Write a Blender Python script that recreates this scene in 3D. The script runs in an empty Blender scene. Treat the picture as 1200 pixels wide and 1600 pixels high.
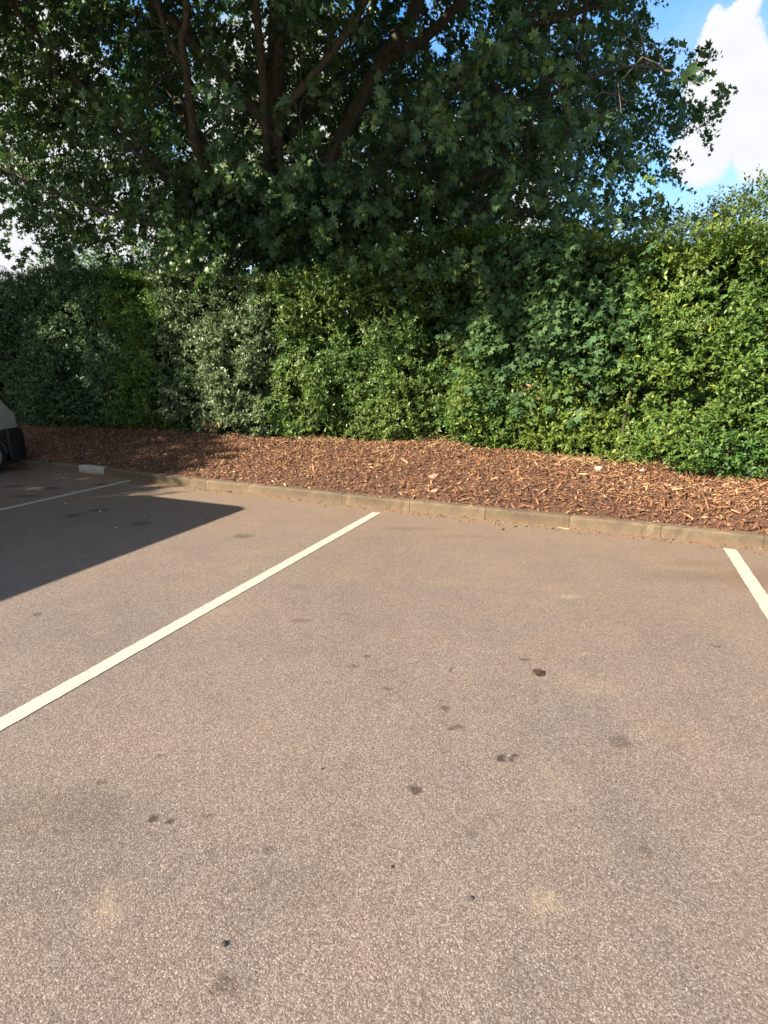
import bpy, bmesh, math, random
import numpy as np
from mathutils import Vector, Matrix, Euler

R = math.radians
C = bpy.context.scene.collection
SC = bpy.context.scene
rng = np.random.default_rng(11)
random.seed(5)

# ------------------------------------------------------------------ camera, sky, sun, exposure
# world axes: X along the kerb (to the right), Y away from the camera along the bay lines, Z up
YAW, PITCH, CAMH, FPX = R(22.7), R(14.8), 1.6, 840.0
cam = bpy.data.cameras.new('camera')
camo = bpy.data.objects.new('camera', cam)
C.objects.link(camo)
camo.location = (0, 0, CAMH)
camo.rotation_euler = (R(90) - PITCH, 0, YAW)
cam.sensor_fit = 'VERTICAL'
cam.sensor_height = 36.0
cam.lens = 36.0 * FPX / 1600.0
cam.clip_end = 3000
cam.clip_start = 0.05
SC.camera = camo

SUN_EL = R(35)
SUN_HEAD = R(37.3)            # the way sunlight travels, clockwise from +Y
sun = bpy.data.lights.new('sun', 'SUN')
sun.energy = 4.5
sun.angle = R(0.53)
sun.color = (1.0, 0.86, 0.67)
suno = bpy.data.objects.new('sun', sun)
C.objects.link(suno)
sd = Vector((math.sin(SUN_HEAD) * math.cos(SUN_EL), math.cos(SUN_HEAD) * math.cos(SUN_EL), -math.sin(SUN_EL)))
suno.rotation_euler = sd.to_track_quat('-Z', 'Y').to_euler()
suno.location = (-20, -20, 30)

def cam_dir(x, y):
    """direction of photo pixel (x, y) of 1200x1600, in world axes"""
    d0, d2 = (x - 600) / FPX, -(y - 800) / FPX
    c, s = math.cos(PITCH), math.sin(PITCH)
    X, Y, Z = d0, c + d2 * s, -s + d2 * c
    ca, sa = math.cos(YAW), math.sin(YAW)
    return Vector((X * ca - Y * sa, X * sa + Y * ca, Z))

def at(x, y, s):
    """point at distance Y = s seen at photo pixel (x, y)"""
    d = cam_dir(x, y)
    return Vector((0, 0, CAMH)) + d * (s / d.y)

def ground(x, y, z=0.0):
    d = cam_dir(x, y)
    return Vector((0, 0, CAMH)) + d * ((z - CAMH) / d.z)

world = bpy.data.worlds.new('World')
SC.world = world
world.use_nodes = True
wn, wl = world.node_tree.nodes, world.node_tree.links
bg = wn['Background']
bg.inputs[1].default_value = 0.15
skyt = wn.new('ShaderNodeTexSky')
skyt.sky_type = 'NISHITA'
skyt.sun_disc = False
skyt.sun_elevation = SUN_EL
skyt.sun_rotation = SUN_HEAD + math.pi
skyt.altitude = 50
skyt.air_density = 1.1
skyt.dust_density = 0.6
skyt.ozone_density = 1.4
tc = wn.new('ShaderNodeTexCoord')
def wmath(op, a, b=None, c=None, clamp=False):
    n = wn.new('ShaderNodeMath'); n.operation = op; n.use_clamp = clamp
    for i, v in enumerate((a, b, c)):
        if v is None: continue
        if isinstance(v, (int, float)): n.inputs[i].default_value = v
        else: wl.new(v, n.inputs[i])
    return n.outputs[0]
def wnoise(scale, detail, rough, vec):
    n = wn.new('ShaderNodeTexNoise'); n.inputs['Scale'].default_value = scale
    n.inputs['Detail'].default_value = detail; n.inputs['Roughness'].default_value = rough
    wl.new(vec, n.inputs['Vector']); return n
direction = tc.outputs['Generated']
warp = wnoise(9.0, 6, 0.6, direction)
wv = wn.new('ShaderNodeVectorMath'); wv.operation = 'MULTIPLY_ADD'
wl.new(warp.outputs['Color'], wv.inputs[0])
wv.inputs[1].default_value = (0.09, 0.09, 0.09)
wl.new(direction, wv.inputs[2])
wnv = wn.new('ShaderNodeVectorMath'); wnv.operation = 'SUBTRACT'
wl.new(wv.outputs[0], wnv.inputs[0]); wnv.inputs[1].default_value = (0.045, 0.045, 0.045)
nrm = wn.new('ShaderNodeVectorMath'); nrm.operation = 'NORMALIZE'
wl.new(wnv.outputs[0], nrm.inputs[0])
lobes = [(cam_dir(1158, 26), 1.1), (cam_dir(1146, 55), 1.6), (cam_dir(1112, 62), 1.2), (cam_dir(1128, 88), 1.7), (cam_dir(1164, 92), 1.6), (cam_dir(1186, 140), 2.1), (cam_dir(1140, 140), 2.3), (cam_dir(1100, 130), 2.0), (cam_dir(1222, 175), 2.6), (cam_dir(1150, 180), 2.2), (cam_dir(1190, 215), 2.6), (cam_dir(1120, 215), 2.4), (cam_dir(1095, 250), 2.2), (cam_dir(1290, 215), 3.6), (cam_dir(20, 170), 8.0), (cam_dir(-60, 300), 9.0), (cam_dir(560, 400), 8.0), (cam_dir(760, 300), 7.0),
         (cam_dir(430, 200), 8.0), (cam_dir(250, 400), 8.0)]
rr = random.Random(3)
for k in range(26):                       # cumulus out of view, enlarged and multiplied to brighten the shade
    az, el = R(rr.uniform(60, 300)), R(rr.uniform(8, 68))
    lobes.append((Vector((math.sin(az) * math.cos(el), math.cos(az) * math.cos(el), math.sin(el))), rr.uniform(9, 17)))
mask = None
for d, rad in lobes:
    d = d.normalized()
    dp = wn.new('ShaderNodeVectorMath'); dp.operation = 'DOT_PRODUCT'
    wl.new(nrm.outputs[0], dp.inputs[0]); dp.inputs[1].default_value = d
    mr = wn.new('ShaderNodeMapRange'); mr.interpolation_type = 'SMOOTHSTEP'
    wl.new(dp.outputs['Value'], mr.inputs[0])
    mr.inputs[1].default_value = math.cos(R(rad * 1.12)); mr.inputs[2].default_value = math.cos(R(rad * 0.72))
    mask = mr.outputs[0] if mask is None else wmath('MAXIMUM', mask, mr.outputs[0])
wisp = wnoise(3.2, 9, 0.62, direction)
wr = wn.new('ShaderNodeMapRange'); wl.new(wisp.outputs['Fac'], wr.inputs[0])
wr.inputs[1].default_value = 0.42; wr.inputs[2].default_value = 0.70; wr.inputs[4].default_value = 0.42
puff = wnoise(22, 7, 0.6, direction)
pr = wn.new('ShaderNodeMapRange'); wl.new(puff.outputs['Fac'], pr.inputs[0])
pr.inputs[1].default_value = 0.3; pr.inputs[2].default_value = 0.7; pr.inputs[3].default_value = 0.72; pr.inputs[4].default_value = 1.0
cl = wmath('MAXIMUM', mask, wr.outputs[0], clamp=True)
cc = wn.new('ShaderNodeMix'); cc.data_type = 'RGBA'
wl.new(pr.outputs[0], cc.inputs[0])
cc.inputs[6].default_value = (1.28, 1.42, 1.62, 1); cc.inputs[7].default_value = (1.86, 1.86, 1.88, 1)
skyb = wn.new('ShaderNodeMix'); skyb.data_type = 'RGBA'; skyb.blend_type = 'MIX'
sepz = wn.new('ShaderNodeSeparateXYZ'); wl.new(direction, sepz.inputs[0])
hz_ = wn.new('ShaderNodeMapRange'); hz_.interpolation_type = 'SMOOTHSTEP'; wl.new(sepz.outputs[2], hz_.inputs[0])
for i_, v_ in zip((1, 2, 3, 4), (.12, .46, .62, 0.0)): hz_.inputs[i_].default_value = v_
haze = wn.new('ShaderNodeMix'); haze.data_type = 'RGBA'; haze.inputs[7].default_value = (1.05, 1.38, 1.72, 1)
wl.new(hz_.outputs[0], haze.inputs[0])
wl.new(cl, skyb.inputs[0]); hs = wn.new('ShaderNodeHueSaturation'); hs.inputs['Saturation'].default_value = 1.42; hs.inputs['Value'].default_value = .64
wl.new(skyt.outputs[0], hs.inputs['Color']); wl.new(hs.outputs[0], haze.inputs[6]); wl.new(haze.outputs[2], skyb.inputs[6]); wl.new(cc.outputs[2], skyb.inputs[7])
wl.new(skyb.outputs[2], bg.inputs[0])

SC.view_settings.view_transform = 'Standard'
SC.view_settings.look = 'None'
SC.view_settings.gamma = 1.0
SC.view_settings.use_curve_mapping = False
SC.view_settings.exposure = 1.85
SC.cycles.max_bounces = 8
SC.cycles.diffuse_bounces = 3
SC.cycles.transmission_bounces = 4

# ------------------------------------------------------------------ helpers
def tag(o, label=None, cat=None, group=None, kind=None):
    if label: o['label'] = label
    if cat: o['category'] = cat
    if group: o['group'] = group
    if kind: o['kind'] = kind
    return o
def link(o, parent=None):
    C.objects.link(o)
    if parent is not None: o.parent = parent
    return o
def empty(name, loc=(0, 0, 0), rz=0.0):
    o = bpy.data.objects.new(name, None); o.location = loc; o.rotation_euler = (0, 0, rz)
    return link(o)
def bm_obj(name, bm, mat, parent=None, smooth=False):
    me = bpy.data.meshes.new(name); bm.to_mesh(me); bm.free()
    if mat: me.materials.append(mat)
    if smooth:
        for p in me.polygons: p.use_smooth = True
    return link(bpy.data.objects.new(name, me), parent)
def np_mesh(name, V, F, mat, tint=None, smooth=False):
    """V (n,3); F (m,k) all faces with k corners; tint per face"""
    V = np.asarray(V, dtype=np.float32); F = np.asarray(F, dtype=np.int32)
    me = bpy.data.meshes.new(name)
    me.vertices.add(len(V)); me.vertices.foreach_set('co', V.ravel())
    k = F.shape[1]
    me.loops.add(F.size); me.loops.foreach_set('vertex_index', F.ravel())
    me.polygons.add(len(F))
    me.polygons.foreach_set('loop_start', np.arange(0, F.size, k, dtype=np.int32))
    me.polygons.foreach_set('loop_total', np.full(len(F), k, dtype=np.int32))
    if smooth: me.polygons.foreach_set('use_smooth', np.ones(len(F), dtype=bool))
    if tint is not None:
        at_ = me.attributes.new('tint', 'FLOAT', 'FACE')
        at_.data.foreach_set('value', np.asarray(tint, dtype=np.float32))
    me.update(calc_edges=True)
    if mat: me.materials.append(mat)
    return me
def np_obj(name, V, F, mat, parent=None, tint=None, smooth=False):
    return link(bpy.data.objects.new(name, np_mesh(name, V, F, mat, tint, smooth)), parent)

_perm = np.random.default_rng(2).random(4096).astype(np.float32)
def vnoise(p):
    """value noise in -1..1 at points (n,3)"""
    p = np.asarray(p, dtype=np.float64)
    i = np.floor(p).astype(np.int64); f = p - i; f = f * f * (3 - 2 * f)
    def h(dx, dy, dz):
        k = (i[:, 0] + dx) * 73856093 ^ (i[:, 1] + dy) * 19349663 ^ (i[:, 2] + dz) * 83492791
        return _perm[(k ^ (k >> 13)) & 4095]
    r = 0
    for dx in (0, 1):
        for dy in (0, 1):
            for dz in (0, 1):
                w = (f[:, 0] if dx else 1 - f[:, 0]) * (f[:, 1] if dy else 1 - f[:, 1]) * (f[:, 2] if dz else 1 - f[:, 2])
                r = r + w * h(dx, dy, dz)
    return r * 2 - 1
def fbm(p, o=3):
    p = np.asarray(p, dtype=np.float64); a, r, t = 1.0, 0, 0
    for k in range(o):
        r = r + a * vnoise(p * 2 ** k + 17.3 * k); t += a; a *= 0.5
    return r / t

def frames(d, roll):
    """(n,3,3) matrices whose local Y runs along d, rolled by roll"""
    d = d / np.linalg.norm(d, axis=1, keepdims=True)
    up = np.tile(np.array([0, 0, 1.0]), (len(d), 1))
    up[np.abs(d[:, 2]) > 0.95] = (1, 0, 0)
    x = np.cross(d, up); x /= np.linalg.norm(x, axis=1, keepdims=True)
    z = np.cross(x, d)
    c, s = np.cos(roll)[:, None], np.sin(roll)[:, None]
    X = x * c + z * s; Z = -x * s + z * c
    return np.stack([X, d, Z], axis=2)
def scatter(TV, TF, M, P, S):
    """copies of a template: M (n,3,3), P (n,3), S (n,) -> V, F"""
    n, k = len(P), len(TV)
    V = np.einsum('nij,kj->nki', M, TV) * S[:, None, None] + P[:, None, :]
    F = TF[None] + (np.arange(n) * k)[:, None, None]
    return V.reshape(-1, 3), F.reshape(-1, TF.shape[1])

def tube(pts, radii, sides=7, seed=0, rough=0.0):
    """one tapering tube through pts; V, F(quads)"""
    pts = np.array([tuple(p) for p in pts], dtype=float); n = len(pts)
    t = np.gradient(pts, axis=0); t /= np.linalg.norm(t, axis=1, keepdims=True) + 1e-9
    ref = np.array([0.31, 0.77, 0.2]); ref = ref / np.linalg.norm(ref)
    V = []
    r_ = np.random.default_rng(seed)
    for i in range(n):
        a = np.cross(t[i], ref); a /= np.linalg.norm(a) + 1e-9
        b = np.cross(t[i], a)
        for k in range(sides):
            th = 2 * math.pi * k / sides
            rr_ = radii[i] * (1 + rough * (r_.random() - 0.5))
            V.append(pts[i] + (a * math.cos(th) + b * math.sin(th)) * rr_)
    F = []
    for i in range(n - 1):
        for k in range(sides):
            a, b = i * sides + k, i * sides + (k + 1) % sides
            F.append((a, b, b + sides, a + sides))
    return np.array(V), np.array(F)
def smooth_path(pts, n=16):
    """Catmull-Rom through control points"""
    P = [Vector(p) for p in pts]; P = [P[0] * 2 - P[1]] + P + [P[-1] * 2 - P[-2]]
    out = []; m = len(P) - 3
    for j in range(n):
        u = j / (n - 1) * m; i = min(int(u), m - 1); f = u - i
        a, b, c, d = P[i:i + 4]
        out.append(0.5 * ((2 * b) + (c - a) * f + (2 * a - 5 * b + 4 * c - d) * f * f + (3 * b - a - 3 * c + d) * f ** 3))
    return out

# ------------------------------------------------------------------ materials
class Mat:
    def __init__(s, name):
        s.m = bpy.data.materials.new(name); s.m.use_nodes = True
        s.n, s.l = s.m.node_tree.nodes, s.m.node_tree.links
        s.b = s.n['Principled BSDF']; s.out = s.n['Material Output']
    def node(s, t, **k):
        x = s.n.new(t)
        for a, v in k.items(): setattr(x, a, v)
        return x
    def coord(s, which='Object'):
        return s.node('ShaderNodeTexCoord').outputs[which]
    def noise(s, vec, scale, detail=4, rough=0.55):
        x = s.node('ShaderNodeTexNoise'); s.l.new(vec, x.inputs['Vector'])
        x.inputs['Scale'].default_value = scale; x.inputs['Detail'].default_value = detail; x.inputs['Roughness'].default_value = rough
        return x.outputs['Fac']
    def ramp(s, fac, stops):
        x = s.node('ShaderNodeValToRGB'); e = x.color_ramp.elements
        while len(e) < len(stops): e.new(0.5)
        for q, (p, c) in zip(e, stops): q.position = p; q.color = (*c, 1)
        s.l.new(fac, x.inputs[0]); return x.outputs[0]
    def rng(s, fac, a, b, c=0.0, d=1.0, smooth=False):
        x = s.node('ShaderNodeMapRange')
        if smooth: x.interpolation_type = 'SMOOTHSTEP'
        s.l.new(fac, x.inputs[0])
        for i, v in zip((1, 2, 3, 4), (a, b, c, d)): x.inputs[i].default_value = v
        return x.outputs[0]
    def mix(s, fac, a, b, blend='MIX'):
        x = s.node('ShaderNodeMix', data_type='RGBA', blend_type=blend)
        for i, v in ((0, fac), (6, a), (7, b)):
            if isinstance(v, tuple): x.inputs[i].default_value = (*v, 1)
            elif isinstance(v, (int, float)): x.inputs[i].default_value = v
            else: s.l.new(v, x.inputs[i])
        return x.outputs[2]
    def math(s, op, a, b=None, clamp=False):
        x = s.node('ShaderNodeMath', operation=op, use_clamp=clamp)
        for i, v in enumerate((a, b)):
            if v is None: continue
            if isinstance(v, (int, float)): x.inputs[i].default_value = v
            else: s.l.new(v, x.inputs[i])
        return x.outputs[0]
    def bump(s, h, strength, dist):
        x = s.node('ShaderNodeBump'); x.inputs['Strength'].default_value = strength; x.inputs['Distance'].default_value = dist
        s.l.new(h, x.inputs['Height']); s.l.new(x.outputs[0], s.b.inputs['Normal'])
    def col(s, c):
        if isinstance(c, tuple): s.b.inputs['Base Color'].default_value = (*c, 1)
        else: s.l.new(c, s.b.inputs['Base Color'])
    def set(s, **k):
        for a, v in k.items(): s.b.inputs[a.replace('_', ' ')].default_value = v
        return s

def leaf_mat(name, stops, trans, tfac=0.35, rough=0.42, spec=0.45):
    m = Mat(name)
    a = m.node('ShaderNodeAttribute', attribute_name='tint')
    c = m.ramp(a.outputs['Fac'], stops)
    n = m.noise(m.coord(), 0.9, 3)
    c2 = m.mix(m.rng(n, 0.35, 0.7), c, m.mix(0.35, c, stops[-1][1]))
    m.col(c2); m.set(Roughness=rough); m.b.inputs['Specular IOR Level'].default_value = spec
    t = m.node('ShaderNodeBsdfTranslucent')
    m.l.new(m.mix(0.5, c2, trans), t.inputs[0])
    ms = m.node('ShaderNodeMixShader'); ms.inputs[0].default_value = tfac
    m.l.new(m.b.outputs[0], ms.inputs[1]); m.l.new(t.outputs[0], ms.inputs[2])
    m.l.new(ms.outputs[0], m.out.inputs[0])
    return m.m
def simple(name, color, rough=0.6, metal=0.0, spec=0.4, var=0.0, scale=8):
    m = Mat(name)
    if var:
        n = m.noise(m.coord(), scale, 6)
        m.col(m.ramp(n, [(0.3, tuple(x * (1 - var) for x in color)), (0.7, tuple(min(1, x * (1 + var)) for x in color))]))
    else: m.col(color)
    m.set(Roughness=rough, Metallic=metal); m.b.inputs['Specular IOR Level'].default_value = spec
    return m.m

M_maple = leaf_mat('maple_leaf', [(0, (.030, .078, .046)), (.45, (.048, .115, .060)), (.75, (.080, .155, .058)), (1, (.19, .26, .05))], (.10, .21, .03), .30, .42)
M_maple_far = leaf_mat('far_maple_leaf', [(0, (.045, .07, .02)), (.6, (.08, .115, .025)), (1, (.15, .18, .03))], (.20, .26, .02), .40)
M_dark = leaf_mat('dark_hedge_leaf', [(0, (.042, .095, .046)), (.5, (.068, .142, .060)), (1, (.12, .20, .07))], (.08, .13, .02), .22, .42)
M_yellow = leaf_mat('yellow_privet_leaf', [(0, (.042, .105, .034)), (.5, (.078, .170, .042)), (.85, (.130, .215, .046)), (1, (.23, .25, .05))], (.20, .24, .02), .28, .42)
M_grey = leaf_mat('greygreen_leaf', [(0, (.042, .076, .036)), (.5, (.082, .138, .060)), (1, (.16, .215, .10))], (.12, .16, .04), .25, .42)
M_privet = leaf_mat('privet_leaf', [(0, (.030, .086, .028)), (.5, (.060, .145, .034)), (.88, (.108, .19, .036)), (1, (.23, .26, .04))], (.16, .25, .02), .28, .46, .38)
M_glossy = leaf_mat('glossy_privet_leaf', [(0, (.030, .082, .022)), (.5, (.060, .138, .030)), (.85, (.11, .19, .034)), (1, (.25, .28, .04))], (.16, .26, .02), .28, .45, .38)
M_syc = leaf_mat('sycamore_leaf', [(0, (.028, .070, .030)), (.5, (.052, .118, .044)), (1, (.10, .17, .06))], (.14, .22, .03), .28, .6, .25)
M_feather = leaf_mat('feathery_bush_leaf', [(0, (.045, .095, .042)), (.5, (.08, .15, .056)), (1, (.15, .21, .075))], (.2, .25, .04), .35)
M_brown_leaf = leaf_mat('dead_leaf', [(0, (.12, .055, .03)), (.6, (.26, .13, .06)), (1, (.36, .25, .13))], (.3, .12, .04), .2)
M_twig = simple('twig_bark', (.055, .04, .03), .85, var=.4, scale=14)
M_straw = simple('dry_straw', (.42, .30, .15), .8, var=.3, scale=30)

m = Mat('tree_bark')
co = m.coord()
mp = m.node('ShaderNodeMapping'); mp.inputs['Scale'].default_value = (1, 1, .25); m.l.new(co, mp.inputs[0])
n1 = m.noise(mp.outputs[0], 14, 8, .65)
n2 = m.noise(co, 1.8, 4)
c = m.ramp(n1, [(.3, (.05, .043, .035)), (.6, (.15, .128, .102)), (.8, (.25, .215, .17))])
m.col(m.mix(m.rng(n2, .45, .65, 0, .6), c, (.085, .095, .05)))
m.set(Roughness=.9); m.bump(n1, .6, .02)
M_bark = m.m

# asphalt: warm worn chippings, stains where the photograph has them
m = Mat('asphalt')
co = m.coord()
wv_ = m.node('ShaderNodeTexNoise'); m.l.new(co, wv_.inputs['Vector']); wv_.inputs['Scale'].default_value = 90; wv_.inputs['Detail'].default_value = 2
wva = m.node('ShaderNodeVectorMath', operation='MULTIPLY_ADD'); m.l.new(wv_.outputs['Color'], wva.inputs[0]); wva.inputs[1].default_value = (.011, .011, .011); m.l.new(co, wva.inputs[2])
vor = m.node('ShaderNodeTexVoronoi'); m.l.new(wva.outputs[0], vor.inputs['Vector']); vor.inputs['Scale'].default_value = 205
vor2 = m.node('ShaderNodeTexVoronoi'); m.l.new(wva.outputs[0], vor2.inputs['Vector']); vor2.inputs['Scale'].default_value = 420
sepc = m.node('ShaderNodeSeparateColor'); m.l.new(vor.outputs['Color'], sepc.inputs[0])
sepd = m.node('ShaderNodeSeparateColor'); m.l.new(vor2.outputs['Color'], sepd.inputs[0])
g3 = m.noise(co, 210, 3, .7)
grain = m.math('ADD', m.math('ADD', m.math('MULTIPLY', sepc.outputs[0], .36), m.math('MULTIPLY', sepd.outputs[1], .30)), m.math('MULTIPLY', g3, .34))
edge = m.rng(vor.outputs['Distance'], .25, .75, 1, 0)
c = m.ramp(grain, [(.22, (.090, .072, .064)), (.40, (.158, .127, .111)), (.57, (.224, .182, .159)), (.70, (.320, .264, .232)), (.84, (.54, .47, .42))])
c = m.mix(m.rng(edge, 0, .5, .38, 0), c, (.085, .070, .060))
big = m.noise(co, .8, 7, .68); mid = m.noise(co, 2.3, 6, .65)
c = m.mix(m.rng(big, .38, .64, 0, .8), c, m.mix(1.0, c, (.80, .82, .90), 'MULTIPLY'))
c = m.mix(m.rng(mid, .42, .72, 0, .55), c, m.mix(1.0, c, (1.22, 1.14, 1.02), 'MULTIPLY'))
fine = m.noise(co, 6.0, 7, .7)
c = m.mix(m.rng(fine, .54, .72, 0, .42), c, m.mix(1.0, c, (.66, .64, .64), 'MULTIPLY'))
sep = m.node('ShaderNodeSeparateXYZ'); m.l.new(co, sep.inputs[0])
# sandy dirt washed down to the kerb
wob = m.math('ADD', sep.outputs[1], m.math('MULTIPLY', m.math('SUBTRACT', mid, .5), 1.6))
near_kerb = m.rng(wob, 2.2, 5.9, 0, .62, True)
c = m.mix(near_kerb, c, m.mix(.5, c, (.27, .175, .10)))
line = m.rng(m.math('ADD', sep.outputs[1], m.math('MULTIPLY', m.math('SUBTRACT', fine, .5), .5)), 5.45, 5.74, 0, .7, True)
c = m.mix(line, c, (.24, .165, .10))
# stains: (pixel x, pixel y, half width px along x in m, half depth m, strength, kind)
distv = m.node('ShaderNodeVectorMath', operation='MULTIPLY_ADD')
nn = m.node('ShaderNodeTexNoise'); m.l.new(co, nn.inputs['Vector']); nn.inputs['Scale'].default_value = 17; nn.inputs['Detail'].default_value = 5
m.l.new(nn.outputs['Color'], distv.inputs[0]); distv.inputs[1].default_value = (.075, .075, 0); m.l.new(co, distv.inputs[2])
stains = [(250, 1181, .02, .012, .3, 0), (420, 1330, .016, .012, .35, 0), (1010, 1330, .02, .016, .3, 0), (540, 960, .03, .014, .3, 0), (240, 1279, .016, .014, .85, 0), (266, 1284, .012, .010, .8, 0), (325, 1272, .012, .008, .5, 0), (650, 1233, .016, .016, .75, 0),
          (783, 1185, .015, .014, .92, 0), (799, 1184, .009, .006, .7, 0), (807, 1182, .010, .006, .75, 0), (696, 1106, .017, .013, .65, 0), (714, 1136, .022, .016, .6, 0),
          (970, 1160, .035, .03, .45, 0), (552, 1040, .022, .014, .5, 0), (573, 1025, .016, .012, .55, 0), (604, 1075, .014, .012, .5, 0),
          (820, 1030, .02, .014, .6, 0), (57, 960, .022, .016, .6, 0), (160, 1222, .02, .016, .5, 0), (350, 1545, .03, .02, .5, 0), (90, 1275, .20, .10, .22, 0), (460, 1385, .14, .06, .12, 0),
          (60, 1390, .14, .07, .12, 0), (70, 1290, .07, .04, .2, 0), (735, 1302, .02, .014, .3, 0), (470, 970, .05, .03, .35, 0),
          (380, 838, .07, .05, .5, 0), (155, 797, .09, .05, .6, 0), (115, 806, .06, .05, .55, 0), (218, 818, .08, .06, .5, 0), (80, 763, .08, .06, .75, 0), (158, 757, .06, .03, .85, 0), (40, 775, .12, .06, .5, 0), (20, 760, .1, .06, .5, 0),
          (640, 826, .25, .05, .20, 0), (720, 838, .2, .04, .15, 0), (1060, 900, .25, .10, .15, 0), (1180, 905, .3, .2, .45, 2), (1090, 880, .25, .08, .3, 2),
          (845, 1408, .05, .03, .62, 1), (165, 1420, .05, .05, .4, 1), (890, 932, .09, .03, .6, 1), (935, 1075, .1, .06, .22, 1), (915, 1021, .05, .008, .6, 1), (340, 955, .1, .05, .25, 1), (130, 950, .08, .05, .25, 1), (870, 1230, .08, .1, .2, 1)]
acc = [None, None, None]
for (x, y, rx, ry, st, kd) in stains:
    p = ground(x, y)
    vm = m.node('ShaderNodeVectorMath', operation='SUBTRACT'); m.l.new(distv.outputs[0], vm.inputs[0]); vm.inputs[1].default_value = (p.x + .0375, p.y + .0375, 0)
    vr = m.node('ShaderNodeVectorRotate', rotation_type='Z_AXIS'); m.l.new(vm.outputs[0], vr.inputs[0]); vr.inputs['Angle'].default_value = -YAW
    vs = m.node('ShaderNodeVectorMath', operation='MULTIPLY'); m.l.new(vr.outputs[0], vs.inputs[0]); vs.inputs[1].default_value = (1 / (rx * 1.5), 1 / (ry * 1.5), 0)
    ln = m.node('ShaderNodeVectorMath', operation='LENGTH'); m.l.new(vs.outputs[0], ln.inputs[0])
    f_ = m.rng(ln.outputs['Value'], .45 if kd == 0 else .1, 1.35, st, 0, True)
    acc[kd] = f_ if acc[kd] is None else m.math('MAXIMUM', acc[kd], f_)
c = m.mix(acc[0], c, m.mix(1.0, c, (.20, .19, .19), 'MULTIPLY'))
mott = m.rng(m.noise(co, 24, 6, .75), .40, .62)
c = m.mix(m.math('MULTIPLY', acc[1], mott), c, (.42, .34, .23))
c = m.mix(acc[2], c, (.13, .085, .05))
hsv = m.node('ShaderNodeHueSaturation'); hsv.inputs['Saturation'].default_value = .95; hsv.inputs['Value'].default_value = .79
m.l.new(c, hsv.inputs['Color']); m.col(hsv.outputs[0])
m.set(Roughness=.88); m.b.inputs['Specular IOR Level'].default_value = .25
hgt = m.math('ADD', m.math('MULTIPLY', grain, .8), edge)
m.bump(hgt, .36, .004)
M_asphalt = m.m

m = Mat('line_paint')
co = m.coord()
w1 = m.noise(co, 60, 6, .7); w2 = m.noise(co, 5, 5)
c = m.ramp(w1, [(.3, (.25, .232, .20)), (.5, (.37, .352, .315)), (.75, (.44, .425, .385))])
c = m.mix(m.rng(w2, .5, .75, 0, .3), c, (.42, .34, .24))
vor = m.node('ShaderNodeTexVoronoi'); m.l.new(co, vor.inputs['Vector']); vor.inputs['Scale'].default_value = 130
c = m.mix(m.rng(m.noise(co, 42, 8, .82), .53, .64, 0, .7), c, (.20, .16, .125))
m.col(c); m.set(Roughness=.8); m.bump(vor.outputs['Distance'], .5, .003)
M_paint = m.m

def concrete(name, a, b, dirt):
    m = Mat(name); co = m.coord()
    n1 = m.noise(co, 7, 10, .8); n2 = m.noise(co, 70, 6, .75)
    c = m.ramp(n1, [(.3, a), (.7, b)])
    c = m.mix(m.rng(n2, .45, .70, 0, .75), c, dirt)
    c = m.mix(m.rng(m.noise(co, 2.2, 6, .7), .48, .66, 0, .6), c, dirt)
    sp = m.node('ShaderNodeSeparateXYZ'); m.l.new(co, sp.inputs[0])
    low = m.rng(m.math('ADD', sp.outputs[2], m.math('MULTIPLY', m.math('SUBTRACT', n1, .5), .1)), .0, .06, .55, 0)
    c = m.mix(low, c, (.15, .10, .062))
    m.col(c); m.set(Roughness=.9); m.bump(n2, .4, .003)
    return m.m
M_kerb = [concrete('kerb_concrete', (.085, .061, .038), (.16, .118, .075), (.055, .041, .027)), concrete('kerb_concrete_pale', (.10, .074, .047), (.175, .132, .086), (.065, .05, .033)), concrete('kerb_concrete_brown', (.08, .058, .036), (.14, .105, .066), (.055, .042, .028))]
M_kerb_white = concrete('kerb_white_paint', (.34, .325, .29), (.45, .43, .39), (.22, .20, .165))

m = Mat('mulch_soil'); co = m.coord(); n1 = m.noise(co, 40, 6, .7)
m.col(m.ramp(n1, [(.3, (.035, .018, .011)), (.55, (.09, .043, .025)), (.75, (.17, .085, .048))])); m.set(Roughness=.95); m.bump(n1, .9, .02)
M_soil = m.m
m = Mat('bark_mulch')
a = m.node('ShaderNodeAttribute', attribute_name='tint')
c = m.ramp(a.outputs['Fac'], [(0, (.055, .026, .017)), (.25, (.115, .050, .030)), (.5, (.215, .100, .050)), (.72, (.31, .16, .078)), (.88, (.41, .235, .122)), (1, (.50, .33, .18))])
n1 = m.noise(m.coord(), 120, 4)
m.col(m.mix(m.rng(n1, .35, .65, .35, 0), c, (.05, .03, .02))); m.set(Roughness=.8)
M_chip = m.m
m = Mat('grass_ground'); co = m.coord(); n1 = m.noise(co, 3, 8, .7)
m.col(m.ramp(n1, [(.3, (.035, .05, .018)), (.7, (.08, .10, .035))])); m.set(Roughness=.95); M_grass = m.m

M_car = simple('beige_car_paint', (.22, .225, .20), .3, 0.0, .6, var=.04)
M_van = simple('white_van_paint', (.72, .72, .70), .3, 0.0, .6, var=.03)
M_blackplastic = simple('black_plastic', (.012, .012, .014), .5, var=.2)
M_rubber = simple('tyre_rubber', (.010, .010, .011), .8, var=.2)
M_rim = simple('wheel_alloy', (.35, .35, .36), .35, .9)
M_glass = simple('dark_car_glass', (.010, .016, .012), .06, 0, .6)
M_red = simple('red_lamp_lens', (.25, .01, .01), .15, 0, .6)
M_clear = simple('clear_lamp_lens', (.6, .6, .6), .12, 0, .6)

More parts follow.
